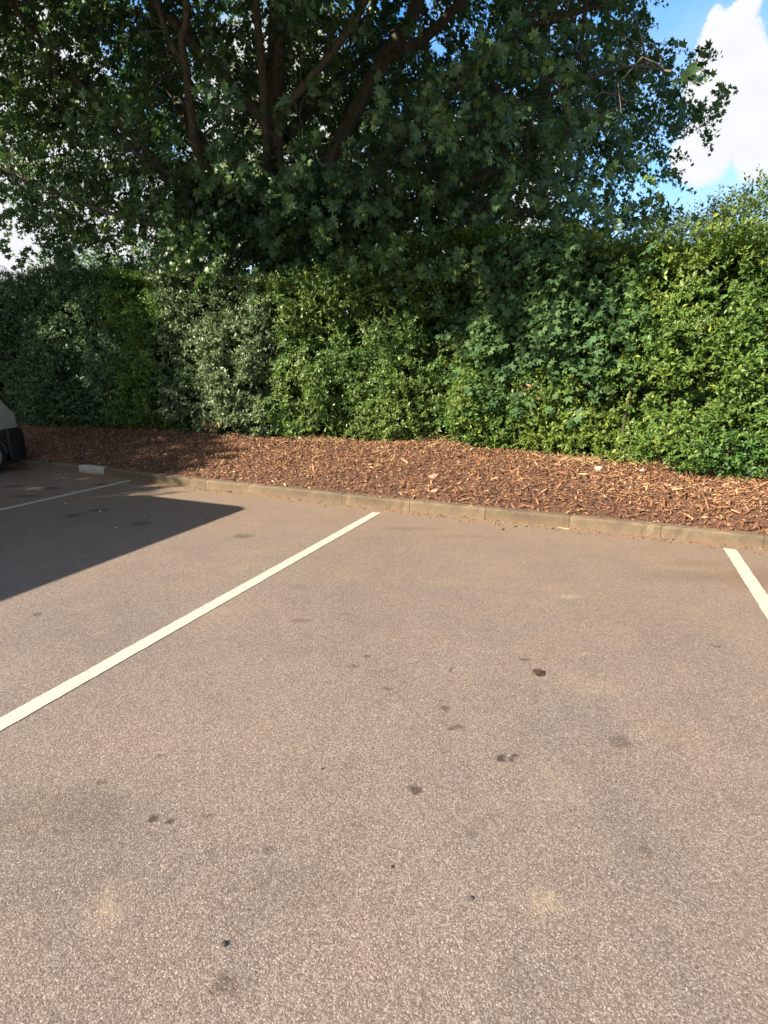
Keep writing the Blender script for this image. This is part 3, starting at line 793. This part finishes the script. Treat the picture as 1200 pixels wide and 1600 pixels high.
# small drooping skirts at the lower rim, left and right, as in the photograph
sk = []
for (x, y, s, sx_, sz_, n_) in [(900, 300, 8.8, .9, .6, 36), (1040, 220, 8.5, .6, .6, 50), (1110, 150, 8.4, .35, .4, 26), (1040, 330, 8.9, .4, .4, 34), (620, 330, 9.4, 1.0, .35, 30), (330, 400, 9.2, .5, .3, 36), (300, 350, 8.6, .5, .35, 30), (60, 350, 9.5, .9, .5, 70), (120, 225, 8.3, .8, .6, 80), (60, 80, 8.6, .9, .7, 60), (160, 330, 9.6, .9, .45, 80), (200, 120, 9.4, .8, .7, 60), (360, 330, 9.6, .5, .4, 40), (30, 230, 9.6, .8, .3, 40), (470, 330, 9.4, .5, .4, 40), (450, 250, 9.0, .6, .4, 30), (760, 360, 9.0, .8, .35, 16), (960, 120, 8.6, .8, .6, 60), (1000, 170, 8.5, .5, .5, 40), (880, 220, 8.6, .7, .5, 40), (230, 300, 8.3, .6, .4, 30), (400, 330, 9.2, .7, .4, 60), (500, 300, 9.4, .7, .45, 60), (540, 380, 9.6, .5, .25, 30), (330, 290, 8.9, .5, .4, 40)]:
    c0 = at(x, y, s); sk.append(np.array(c0) + rt.normal(0, 1, (n_, 3)) * np.array([sx_, .5, sz_]))
near = np.concatenate([near] + sk)
near = near[clear_sun(near)]
# the limbs are bare: few leaf sprays grow close in front of them
lp = np.array(limb_pts)[:22 * 6]; lpx, lpy, lzc = in_view(lp); k_ = lpy < 235; lpx, lpy, lzc = lpx[k_], lpy[k_], lzc[k_]; px, py, zc = in_view(near)
dd = (np.abs(px[:, None] - lpx[None]) < 32) & (py[:, None] - lpy[None] < 32) & (py[:, None] - lpy[None] > -45) & (zc[:, None] < lzc[None] + .2)
near = near[~(dd.any(1) & (rt.random(len(near)) < .90))]
ov = []
for (x, y, s, n_) in [(300, 385, 8.2, 20), (335, 415, 8.1, 10), (255, 415, 8.3, 6), (420, 420, 8.4, 10), (560, 400, 8.6, 14), (620, 415, 8.2, 14), (720, 400, 8.3, 14), (110, 400, 8.9, 20)]:
    ov.append(np.array(at(x, y, s)) + rt.normal(0, 1, (n_, 3)) * np.array([.32, .2, .16]))
near = np.concatenate([near] + ov)
px, py, zc = in_view(near)
near = near[~((px > 1120 + 25 * np.sin(py / 17)) | ((px > 1050) & (py > 215)) | ((px > 1005) & (py < 60)) | (near[:, 2] < 2.9))]
outw = unit((near - CEN) / RAD)
nD = unit(outw * np.array([1, 1, .30]) + rt.normal(0, .55, (len(near), 3)) * np.array([1, 1, .5]) + np.array([0, -.25, 0]))
V, F, T, (pos, Mx, Sx) = sprigs(near, nD, 17, .36, .122, 1.3, 5, MV, MF, tbase=.44 + .34 * fbm(near * .9, 2), curl=.30)
px, py, zc = in_view(pos)
sun_side = (px > 10) & (px < 1190) & (py > 8) & (py < 450)
order = np.argsort(np.where(sun_side, zc / Sx, 1e9))[:300]
rest = np.ones(len(pos), bool); rest[order] = False
Vr = V.reshape(-1, 12, 3)[rest].reshape(-1, 3) - off
tag(np_obj('foliage', Vr, (MF[None] + (np.arange(rest.sum()) * 12)[:, None, None]).reshape(-1, 3), M_maple, tree, np.repeat(T[rest], 11)), kind='stuff')
place_leaves(tree, order, pos, Mx, Sx, T, [np_mesh('leaf', MV, MF, M_maple, np.full(11, t)) for t in (.2, .4, .6, .85)])
# outer and upper crown, with the foliage added for shade
fD = unit(unit((far - CEN) / RAD) + rt.normal(0, .4, (len(far), 3)))
V, F, T, _ = sprigs(far, fD, 12, .7, .21, .95, 6, QV, QF, curl=.5)
tag(np_obj('upper_foliage', V - off, F, M_maple, tree, np.repeat(T, len(QF))), kind='stuff')
# twigs from the limbs to the leaf sprays
parts = []
for i in range(len(near)):
    if i % 2: continue
    dd = np.sum((limb_pts - near[i]) ** 2, axis=1); j = int(np.argsort(dd)[rt.integers(0, 14)]); a = limb_pts[j]; b = near[i]
    if dd[j] > 1.4: continue
    mid_ = (a + b) / 2 + rt.normal(0, .12, 3) + np.array([0, 0, .15])
    Vt, Ft = tube([a, (a + mid_) / 2 + rt.normal(0, .03, 3), mid_, (b + mid_) / 2 + rt.normal(0, .05, 3), b + nD[i] * .26 + np.array([0, 0, -.10])], [.016, .013, .010, .007, .003], 4)
    parts.append((Vt, Ft, np.zeros(len(Ft))))
V, F, T = join(parts)
tag(np_obj('twigs', V - off, F, M_bark, tree), kind='stuff')

# ------------------------------------------------------------------ other trees and bushes
def leafy(name, label, cat, base, blobs, n, length, leaf, mat, seed, updir=.3, leaves=9, TV=OV, TF=OF, trunk_r=.2, stems=1, group=None, gate=-.4):
    r_ = np.random.default_rng(seed)
    root = tag(empty(name, base), label, cat, group); off_ = np.array(base, float)
    w = np.array([b[1][0] * b[1][1] + b[1][1] * b[1][2] for b in blobs]); w = w / w.sum()
    Ps, Ds = [], []
    for (c0, r0), q in zip(blobs, w):
        m_ = int(n * q); vv = unit(r_.normal(0, 1, (m_, 3)))
        rad_ = r_.uniform(.45, 1.0, m_) ** .5 * (1 + .2 * fbm(vv * 2.2 + seed, 2))
        Ps.append(np.array(c0) + vv * np.array(r0) * rad_[:, None]); Ds.append(vv + np.array([0, 0, updir]) + r_.normal(0, .3, (m_, 3)))
    P_, D_ = np.concatenate(Ps), np.concatenate(Ds)
    k_ = (P_[:, 2] > base[2] + .05) & (fbm(P_ * .9 + seed, 2) > gate)
    V, F, T, _ = sprigs(P_[k_], D_[k_], leaves, length, leaf, .8, seed, TV, TF, tbase=.45 + .25 * fbm(P_[k_] * .8, 2))
    tag(np_obj('foliage', V - off_, F, mat, root, np.repeat(T, len(TF))), kind='stuff')
    for s_ in range(stems):
        jx, jy = (r_.normal(0, .25, 2) if stems > 1 else (0, 0))
        c0 = np.array(blobs[s_ % len(blobs)][0]) + np.array([0, 0, blobs[s_ % len(blobs)][1][2] * .4])
        pts = [np.array(base) + (jx, jy, -.2), np.array(base) * .5 + c0 * .5 + r_.normal(0, .12, 3), c0]
        V, F = tube(smooth_path(pts, 9), np.linspace(trunk_r, trunk_r * .25, 9), 8, seed + s_, .1)
        np_obj('trunk' if stems == 1 else 'stem', V - off_, F, M_bark, root, smooth=True)
        if stems == 1:
            for b_, (cb, rb) in enumerate(blobs):
                pts = [np.array(base) * .45 + c0 * .55, (np.array(base) + c0) * .25 + np.array(cb) * .5, np.array(cb) + np.array([0, 0, rb[2] * .3])]
                V, F = tube(smooth_path(pts, 8), np.linspace(trunk_r * .5, trunk_r * .12, 8), 6, seed + 20 + b_, .1)
                np_obj('limb', V - off_, F, M_bark, root, smooth=True)
    return root
leafy('tall_bush', 'tall feathery bush with thin upright shoots behind the right end of the hedge', 'bush', (3.0, 10.2, .2),
      [(at(1185, 412, 9.2), (.9, .7, .85)), (at(1120, 418, 9.2), (.75, .7, .72)), (at(1050, 420, 9.4), (.65, .6, .60)), (at(1270, 375, 9.2), (1.0, .8, .95))], 2600, .34, .055, M_feather, 91, .8, 11, trunk_r=.03, stems=6)
leafy('background_tree', 'bluish dark leafy tree beyond the left end of the hedge', 'tree', (-19, 18, -.02),
      [((-19, 18, 4.2), (3.2, 2.5, 2.4)), ((-16.2, 18, 3.6), (2.2, 2, 2.0)), ((-22.5, 18.5, 4.4), (3, 2.4, 2.4))], 2600, .5, .13, M_dark, 92, .2, 9, QV, QF, .22)
leafy('background_tree', 'pale green sunlit tree seen through the gap beside the maple trunk', 'tree', (-10.5, 24, -.02),
      [((-10.5, 24, 5), (4, 3, 3.0)), ((-6.5, 25, 4), (3, 2.4, 2.6)), ((-14, 25, 4.2), (3, 2.4, 2.8))], 2600, .6, .16, M_maple_far, 93, .2, 9, QV, QF, .25)
leafy('background_tree', 'added tall tree whose yellow-green leaves stand for sunlit glimpses in the maple crown', 'tree', (-12.5, 21, -.02),  # added tree; its leaf colour stands in for sunlit leaves in the crown gaps
      [((-12, 21, 8.5), (3.6, 3, 3.4)), ((-8.5, 21.5, 7.5), (3, 2.6, 3)), ((-16, 21, 7.5), (3.2, 2.6, 3.2)), ((-11.5, 21, 12), (3.4, 3, 2.6))], 2600, .6, .17, M_maple_far, 96, .2, 9, QV, QF, .28)
leafy('background_tree', 'low leafy tree far behind the right half of the hedge', 'tree', (1.5, 24, -.02),
      [((1.5, 24, 3.4), (3.4, 2.4, 2.1)), ((5.5, 24.5, 3.2), (3, 2.4, 2.0))], 2000, .6, .16, M_maple_far, 94, .2, 9, QV, QF, .22)
# the tree left of the car park whose crown shades the left of the hedge, the kerb and the parked car
leafy('shade_tree', 'broad leafy tree on the left of the car park shading the parked cars', 'tree', (-17.0, 1.0, -.02),
      [((-15.1, -3.0, 7.0), (2.8, 2.6, 2.1)), ((-17.6, -3.0, 7.2), (3.0, 3.0, 2.2)), ((-18.9, 2.4, 7.2), (3.0, 3.2, 2.2)), ((-14.1, -2.8, 6.2), (2.1, 2.0, 1.5)), ((-20.0, 2.6, 7.2), (3.0, 3.0, 2.2)), ((-17.6, .2, 9.2), (3.0, 4, 2.0))], 8200, .6, .21, M_maple, 95, .2, 10, QV, QF, .26, gate=-.55)

# ------------------------------------------------------------------ vehicles
def prism(bm, prof, hw, y0=None):
    """closed side profile (x, z) spread to both sides; hw(x, z) = half width"""
    A = [bm.verts.new((x, -hw(x, z), z)) for x, z in prof]; B = [bm.verts.new((x, hw(x, z), z)) for x, z in prof]
    n_ = len(prof)
    for i in range(n_):
        j = (i + 1) % n_; bm.faces.new((A[i], A[j], B[j], B[i]))
    fa, fb = bm.faces.new(A[::-1]), bm.faces.new(B)
    bmesh.ops.recalc_face_normals(bm, faces=bm.faces)
    return fa, fb
def soften(o, w, seg=3, ang=35):
    b_ = o.modifiers.new('bevel', 'BEVEL'); b_.width = w; b_.segments = seg; b_.limit_method = 'ANGLE'; b_.angle_limit = R(ang)
    for p in o.data.polygons: p.use_smooth = True
    return o
def arch(cx_, r_, n_=9):
    return [(cx_ + r_ * math.cos(R(a)), .30 + r_ * math.sin(R(a))) for a in np.linspace(0, 180, n_)]
def wheel(root, x, y, r_=.30, wd=.19):
    s_ = 1 if y > 0 else -1
    bm = bmesh.new(); bmesh.ops.create_cone(bm, cap_ends=True, segments=28, radius1=r_, radius2=r_, depth=wd)
    bmesh.ops.rotate(bm, verts=bm.verts, cent=(0, 0, 0), matrix=Matrix.Rotation(R(90), 3, 'X')); bmesh.ops.translate(bm, verts=bm.verts, vec=(x, y, r_))
    w_ = soften(bm_obj('wheel', bm, M_rubber, root), .03, 3)
    bm = bmesh.new()
    bmesh.ops.create_cone(bm, cap_ends=True, segments=24, radius1=r_ * .66, radius2=r_ * .60, depth=.02)
    bmesh.ops.rotate(bm, verts=bm.verts, cent=(0, 0, 0), matrix=Matrix.Rotation(R(90) * s_, 3, 'X')); bmesh.ops.translate(bm, verts=bm.verts, vec=(x, y + s_ * (wd / 2 + .006), r_))
    bm_obj('rim', bm, M_rim, w_)
    for k in range(5):
        a = 2 * math.pi * k / 5
        bm = bmesh.new(); bmesh.ops.create_cube(bm, size=1)
        bmesh.ops.scale(bm, verts=bm.verts, vec=(r_ * .55, .014, .05)); bmesh.ops.translate(bm, verts=bm.verts, vec=(r_ * .30, 0, 0))
        bmesh.ops.rotate(bm, verts=bm.verts, cent=(0, 0, 0), matrix=Matrix.Rotation(a, 3, 'Y')); bmesh.ops.translate(bm, verts=bm.verts, vec=(x, y + s_ * (wd / 2 + .022), r_))
        bm_obj('spoke', bm, M_rim, w_)
def panel(root, name, pts, hw, mat, off_=.006, sides=(1, -1)):
    """flat side pane or panel following the flank"""
    for s_ in sides:
        bm = bmesh.new(); vs_ = [bm.verts.new((x, s_ * (hw(x, z) + off_), z)) for x, z in pts]
        inn = [bm.verts.new((x, s_ * (hw(x, z) - .012), z)) for x, z in pts]
        bm.faces.new(vs_); bm.faces.new(inn[::-1])
        for i in range(len(pts)):
            j = (i + 1) % len(pts); bm.faces.new((vs_[i], vs_[j], inn[j], inn[i]))
        bmesh.ops.recalc_face_normals(bm, faces=bm.faces)
        bm_obj(name, bm, mat, root)
def slab(root, name, line_, w, mat, th=.012):
    """pane across the car along a profile line ((x,z),(x,z)) proud of the body"""
    bm = bmesh.new(); (x0, z0), (x1, z1) = line_; nx, nz = (z1 - z0), -(x1 - x0); ln = math.hypot(nx, nz); nx, nz = nx / ln * th, nz / ln * th
    q = []
    for (x, z, ww) in ((x0, z0, w[0]), (x1, z1, w[1])):
        for s_ in (-1, 1):
            q.append((bm.verts.new((x - nx, s_ * ww, z - nz)), bm.verts.new((x + nx, s_ * ww, z + nz))))
    bmesh.ops.convex_hull(bm, input=bm.verts)
    return bm_obj(name, bm, mat, root)

# small hatchback reversed up to the kerb: local +X is its rear; placed so that +X -> world +Y
def hatchback(loc, rz):
    root = tag(empty('hatchback_car', loc, rz), 'pale beige hatchback with black rear bumper parked against the kerb in the shade', 'car')
    hw = lambda x, z: (.80 if z < .92 else .80 - (z - .92) * .26) - max(0, x + .35) * .22 - max(0, -3.0 - x) * .22
    prof = [(-.02, .66), (-.02, .93), (-.09, .985), (-.32, 1.33), (-.52, 1.46), (-.9, 1.51), (-1.8, 1.50), (-2.05, 1.44), (-2.75, 1.00), (-3.45, .84), (-3.58, .66), (-3.60, .30), (-3.50, .20)] + \
           [(x, z) for x, z in arch(-2.95, .33)][::-1] + [(-1.2, .20)] + arch(-.62, .33)[::-1] + [(-.2, .22), (-.06, .25)]
    prof = [(x, max(z, .2)) for x, z in prof]
    bm = bmesh.new(); prism(bm, prof, hw); soften(bm_obj('body', bm, M_car, root), .035, 3)
    hb = lambda x, z: .835 - max(0, x + .10) * .75
    bm = bmesh.new(); prism(bm, [(-.275, .20), (-.29, .42), (-.27, .69), (.0, .70), (.055, .60), (.07, .36), (.03, .17), (-.2, .16)], hb); soften(bm_obj('rear_bumper', bm, M_blackplastic, root), .03, 3)
    bm = bmesh.new(); prism(bm, [(-3.30, .20), (-3.30, .45), (-3.58, .56), (-3.66, .40), (-3.62, .18)], lambda x, z: .80 - max(0, -3.4 - x) * .5); soften(bm_obj('front_bumper', bm, M_blackplastic, root), .03, 3)
    slab(root, 'rear_window', ((-.078, 1.00), (-.335, 1.385)), (.735, .665), M_glass, .026)
    slab(root, 'windscreen', ((-2.70, 1.03), (-2.08, 1.42)), (.66, .58), M_glass)
    panel(root, 'rear_side_window', [(-.62, 1.00), (-1.35, .98), (-1.35, 1.38), (-.70, 1.36)], hw, M_glass)
    panel(root, 'front_side_window', [(-1.42, .98), (-2.45, .97), (-2.05, 1.33), (-1.42, 1.38)], hw, M_glass)
    for s_ in (-1, 1):
        bm = bmesh.new(); bmesh.ops.create_cube(bm, size=1); bmesh.ops.scale(bm, verts=bm.verts, vec=(.10, .14, .26)); bmesh.ops.translate(bm, verts=bm.verts, vec=(-.055, s_ * .60, .81))
        soften(bm_obj('tail_light', bm, M_red, root), .02)
        bm = bmesh.new(); bmesh.ops.create_cube(bm, size=1); bmesh.ops.scale(bm, verts=bm.verts, vec=(.12, .30, .14)); bmesh.ops.translate(bm, verts=bm.verts, vec=(-3.54, s_ * .48, .70))
        soften(bm_obj('headlight', bm, M_clear, root), .03)
        for x in (-.62, -2.95): wheel(root, x, s_ * .72)
    panel(root, 'wheel_arch_cladding', [(-.23, .24), (-.23, .685), (-1.02, .685), (-1.05, .30)] + arch(-.62, .335)[::-1], hw, M_blackplastic, .022)
    panel(root, 'door_handle', [(-1.52, .84), (-1.70, .84), (-1.70, .87), (-1.52, .87)], hw, M_blackplastic, .02)
    return root
hatchback((-9.66, 5.88, 0), R(90))

def panel_van(loc, rz):
    root = tag(empty('panel_van', loc, rz), 'white panel van backed in beside the shaded bay, just off to the left', 'van')
    hw = lambda x, z: 1.0 - max(0, z - 1.1) * .08 - max(0, -4.2 - x) * .2
    prof = [(0, .45), (0, 2.25), (-.06, 2.55), (-.25, 2.66), (-3.4, 2.68), (-3.8, 2.55), (-4.5, 1.55), (-5.2, 1.25), (-5.35, 1.0), (-5.38, .35), (-5.3, .28)] + arch(-4.55, .40)[::-1] + [(-2.4, .28)] + arch(-1.0, .40)[::-1] + [(-.1, .30)]
    prof = [(x, max(z, .28)) for x, z in prof]
    bm = bmesh.new(); prism(bm, prof, hw); soften(bm_obj('body', bm, M_van, root), .14, 4, 50)
    bm = bmesh.new(); prism(bm, [(-.2, .30), (-.2, .58), (.07, .58), (.09, .34)], lambda x, z: .98); soften(bm_obj('rear_bumper', bm, M_blackplastic, root), .03)
    bm = bmesh.new(); prism(bm, [(-5.1, .30), (-5.1, .62), (-5.43, .62), (-5.43, .30)], lambda x, z: .86); soften(bm_obj('front_bumper', bm, M_blackplastic, root), .03)
    slab(root, 'windscreen', ((-4.46, 1.60), (-3.86, 2.47)), (.86, .78), M_glass)
    panel(root, 'front_side_window', [(-3.2, 1.55), (-4.25, 1.55), (-3.85, 2.25), (-3.2, 2.3)], hw, M_glass)
    for s_ in (-1, 1):
        slab(root, 'rear_window', ((.004, 1.45), (.004, 2.1)), (.36, .36), M_glass) if False else None
        bm = bmesh.new(); bmesh.ops.create_cube(bm, size=1); bmesh.ops.scale(bm, verts=bm.verts, vec=(.02, .66, .62)); bmesh.ops.translate(bm, verts=bm.verts, vec=(.0, s_ * .42, 1.75)); bm_obj('rear_window', bm, M_glass, root)
        bm = bmesh.new(); bmesh.ops.create_cube(bm, size=1); bmesh.ops.scale(bm, verts=bm.verts, vec=(.05, .10, .5)); bmesh.ops.translate(bm, verts=bm.verts, vec=(.0, s_ * .86, 1.1)); bm_obj('tail_light', bm, M_red, root)
        bm = bmesh.new(); bmesh.ops.create_cube(bm, size=1); bmesh.ops.scale(bm, verts=bm.verts, vec=(.14, .3, .22)); bmesh.ops.translate(bm, verts=bm.verts, vec=(-5.26, s_ * .62, 1.0)); soften(bm_obj('headlight', bm, M_clear, root), .03)
        for x in (-1.0, -4.55): wheel(root, x, s_ * .88, .34, .22)
    return root
panel_van((-7.03, 2.33, 0), R(90))

# ------------------------------------------------------------------ litter and small debris
def rot_mesh(bm, e): bmesh.ops.rotate(bm, verts=bm.verts, cent=(0, 0, 0), matrix=Euler(e).to_matrix())
def twig(px_, py_, length, ang, rad_, lab, mat=M_twig, bend=.25, z=0.006):
    p = ground(px_, py_); d_ = Vector((math.cos(ang), math.sin(ang), 0)); s_ = Vector((-d_.y, d_.x, 0))
    pts = [p + d_ * (length * (t - .5)) + s_ * (bend * length * (4 * t * (1 - t) - .5)) + Vector((0, 0, z)) for t in (0, .33, .66, 1)]
    V, F = tube(smooth_path(pts, 8), [rad_ * .6, rad_, rad_, rad_, rad_ * .9, rad_ * .8, rad_ * .6, rad_ * .3], 6)
    o = np_obj('twig', V - np.array(p), F, mat, smooth=True); o.location = p
    return tag(o, lab, 'twig')
twig(705, 1047, .055, R(80), .0016, 'thin curved dark twig on the open asphalt left of the dry leaf clump')
twig(1117, 1010, .06, R(160), .0022, 'short straight dark twig below the right bay line')
twig(880, 826, .13, R(165), .005, 'pale wood sliver lying at the foot of the kerb', M_straw, .05)
# dry leaf clump with stalks
p = ground(840, 1054)
root = tag(empty('leaf_clump', p), 'small dark dried clump of leaf and stalks alone on the asphalt', 'dead leaf')
M_darkleaf = simple('dark_dried_leaf', (.035, .018, .012), .8, var=.4, scale=60)
for k in range(4):
    bm = bmesh.new(); bmesh.ops.create_grid(bm, x_segments=4, y_segments=4, size=.5)
    for v_ in bm.verts:
        v_.co.z = .35 * math.sin(v_.co.x * 5 + k) * .4 + .3 * v_.co.y ** 2; v_.co.x *= 1 - 1.4 * v_.co.y ** 2
    bmesh.ops.scale(bm, verts=bm.verts, vec=(.026, .05, .03)); rot_mesh(bm, (random.uniform(-.5, .5), random.uniform(-.5, .5), k * 1.3)); bmesh.ops.translate(bm, verts=bm.verts, vec=(random.uniform(-.02, .02), random.uniform(-.012, .012), .012))
    bm_obj('dried_leaf', bm, M_darkleaf, root)
for k in range(7):
    a = random.uniform(0, 6.28); r_ = random.uniform(.02, .045)
    V, F = tube([(0, 0, .01), (math.cos(a) * r_ * .5, math.sin(a) * r_ * .3, .018), (math.cos(a) * r_, math.sin(a) * r_ * .5, .004)], [.0016, .0014, .0008], 5)
    np_obj('stalk', V, F, M_darkleaf, root)
def pebble(p, size, lab, mat, cat='stone', name='pebble', sq=.6):
    bm = bmesh.new(); bmesh.ops.create_icosphere(bm, subdivisions=2, radius=size)
    for v_ in bm.verts: v_.co *= random.uniform(.78, 1.12); v_.co.z *= sq
    o = bm_obj(name, bm, mat, None); o.location = p + Vector((0, 0, size * sq * .8)); return tag(o, lab, cat)
M_pebd = simple('dark_pebble', (.04, .035, .032), .8, var=.3, scale=60); M_pebl = simple('pale_stone', (.45, .38, .30), .85, var=.2, scale=40)
pebble(ground(737, 1404), .007, 'tiny dark pebble on the asphalt near the bottom middle', M_pebd)
pebble(ground(350, 1476), .009, 'small dark pebble on the asphalt at the lower left', M_pebd)
pebble(ground(612, 1355), .006, 'tiny dark pebble near the bottom centre of the asphalt', M_pebd)
pebble(ground(503, 1202), .006, 'tiny dark crumb of tar left of the small stains', M_pebd)
for (x, y, s, lab) in [(935, 735, .055, 'largest pale stone at the top of the mulch, left of the plastic bottle'), (1003, 741, .035, 'small pale stone on the mulch right of the plastic bottle'), (707, 738, .02, 'tiny whitish stone in the middle of the mulch')]:
    q = ground(x, y, .36); q.z = float(bed_z(q.x, q.y)); pebble(q, s, lab, M_pebl)
# pale flakes of litter in the shade at the left
M_paper = simple('pale_litter', (.62, .60, .55), .8, var=.1)
for k, (x, y, w_, lab) in enumerate([(92, 743, .05, 'white paper scrap nearest the white kerb stone'), (106, 741, .03, 'faint small white scrap at the kerb foot'), (113, 769, .04, 'white scrap touching the shaded bay line'), (102, 787, .035, 'folded white scrap below the shaded bay line'), (157, 799, .04, 'white flake in the middle of the shaded bay'), (181, 825, .03, 'lowest white flake in the shaded bay'), (324, 803, .02, 'tiny white flake near the tip of the shadow'), (226, 808, .02, 'tiny white flake inside the shadow right of centre'), (319, 786, .02, 'small white bit just beyond the shadow tip by the kerb')]):
    p = ground(x, y); bm = bmesh.new(); bmesh.ops.create_grid(bm, x_segments=3, y_segments=3, size=.5)
    for v_ in bm.verts: v_.co.z = random.uniform(0, .25); v_.co.x += random.uniform(-.12, .12); v_.co.y += random.uniform(-.12, .12)
    bmesh.ops.scale(bm, verts=bm.verts, vec=(w_, w_ * .6, w_ * .5)); rot_mesh(bm, (0, 0, random.uniform(0, 3)))
    o = bm_obj('litter_scrap', bm, M_paper); o.location = p + Vector((0, 0, .004)); tag(o, lab, 'litter', 'pale litter scraps on the asphalt')
# plastic bottle at the hedge foot
p = ground(974, 727, .36); p.z = float(bed_z(p.x, p.y)) + .035
root = tag(empty('plastic_bottle', p, R(20)), 'crushed clear bluish plastic bottle under the right part of the hedge', 'bottle')
mb = Mat('bottle_plastic'); mb.col((.55, .68, .80)); mb.set(Roughness=.15); mb.b.inputs['Transmission Weight'].default_value = .5; mb.b.inputs['Alpha'].default_value = 1
V, F = tube([(-.10, 0, 0), (-.095, 0, 0), (-.06, 0, 0), (-.02, .004, 0), (.03, 0, 0), (.06, 0, 0), (.085, 0, 0), (.11, 0, 0)], [.003, .030, .033, .027, .033, .032, .015, .012], 14, 4, .12)
np_obj('bottle_body', V, F, mb.m, root, smooth=True)
V, F = tube([(.108, 0, 0), (.11, 0, 0), (.124, 0, 0), (.125, 0, 0)], [.002, .015, .015, .002], 12); np_obj('bottle_cap', V, F, simple('blue_cap', (.08, .2, .5), .4), root)
def crumple(px_, py_, size, lab, mat, z=.36, name='plastic_bag', cat='bag'):
    q = ground(px_, py_, z); q.z = float(bed_z(q.x, q.y))
    bm = bmesh.new(); bmesh.ops.create_icosphere(bm, subdivisions=4, radius=1)
    co_ = np.array([v_.co[:] for v_ in bm.verts]); f_ = 1 + .45 * fbm(co_ * 2.2 + px_, 3) - .25 * np.abs(fbm(co_ * 5 + 2, 2))
    for v_, k in zip(bm.verts, f_): v_.co *= float(k); v_.co = Vector((v_.co.x * size[0], v_.co.y * size[1], v_.co.z * size[2]))
    o = bm_obj(name, bm, mat); o.location = q + Vector((0, 0, size[2] * .6)); return tag(o, lab, cat)
mb2 = Mat('clear_bag'); mb2.col((.55, .55, .53)); mb2.set(Roughness=.25); mb2.b.inputs['Transmission Weight'].default_value = .25
crumple(1185, 752, (.22, .10, .06), 'crumpled clear plastic bag under the hedge at the right edge', mb2.m)
crumple(468, 687, (.10, .05, .03), 'crumpled white paper cup under the middle of the hedge', M_paper, .40, 'paper_litter', 'litter')
# dead grass at the hedge foot
def grass_tuft(px_, py_, n_, spread, lab, z=.4):
    q = ground(px_, py_, z); q.z = float(bed_z(q.x, q.y)); root = tag(empty('dry_grass_tuft', q), lab, 'dry grass'); parts = []
    for k in range(n_):
        a = random.uniform(0, 6.28); L_ = random.uniform(.08, .3); b_ = np.array([random.gauss(0, spread), random.gauss(0, .07), 0]); e_ = np.array([math.cos(a) * L_ * .8, math.sin(a) * L_ * .4 - .05, random.uniform(.02, .16)])
        Vt, Ft = tube([b_, b_ + e_ * .5 + np.array([0, 0, .03]), b_ + e_], [.003, .0025, .001], 4); parts.append((Vt, Ft, np.zeros(len(Ft))))
    V, F, _ = join(parts); tag(np_obj('blades', V, F, M_straw, root), kind='stuff')
grass_tuft(500, 690, 90, .28, 'tuft of bleached dry grass at the foot of the yellow-green privet')
grass_tuft(690, 694, 60, .22, 'tuft of dry stalks at the top of the mulch mound')
grass_tuft(905, 722, 50, .18, 'tuft of dry brown stalks beside the pale stone at the hedge foot')
grass_tuft(1060, 742, 80, .3, 'tuft of orange straw on the mulch below the right privet', .33)
# dead branch with rusty leaves, and a rusty dead leaf spray hanging in the hedge
def dead_branch(p, n_, lab, size=.07):
    root = tag(empty('dead_branch', p), lab, 'branch')
    V, F = tube(smooth_path([(-.16, 0, -.05), (-.03, -.03, .03), (.12, -.02, .08), (.24, -.04, .05)], 8), np.linspace(.008, .003, 8), 5); np_obj('stem', V, F, M_twig, root)
    me = np_mesh('leaf', OV, OF, M_brown_leaf, [.2, .6, .4, .9])
    for k in range(n_):
        o = bpy.data.objects.new('leaf', me); t = random.random()
        o.matrix_world = Matrix.LocRotScale(Vector((-.14 + t * .36, random.gauss(-.04, .03), random.gauss(.03, .045))), Euler((random.uniform(-1, 1), random.uniform(-1, 1), random.uniform(0, 6.28))), Vector((size * random.uniform(.7, 1.3),) * 3)); link(o, root)
q = at(330, 668, 7.85); dead_branch(q, 26, 'broken branch with rusty dead leaves low in the grey-green shrub')
q = at(824, 612, 7.85); dead_branch(q, 7, 'few hanging orange dead leaves in the hedge below the sycamore shoots', .08)
# two larger flat bark flakes lying on the mulch
for (x, y, l_, lab) in [(678, 735, .14, 'large pinkish flat bark flake lying on the middle of the mulch'), (680, 748, .10, 'smaller tan bark flake just below the pinkish one')]:
    q = ground(x, y, .33); q.z = float(bed_z(q.x, q.y)) + .03
    o = bpy.data.objects.new('bark_flake', np_mesh('bark_flake', CV, CF, simple('flake_wood', (.36, .20, .14), .8, var=.2), None)); o.matrix_world = Matrix.LocRotScale(q, Euler((.25, .3, -.5)), Vector((l_ * .5, l_, .012))); link(o); tag(o, lab, 'bark')
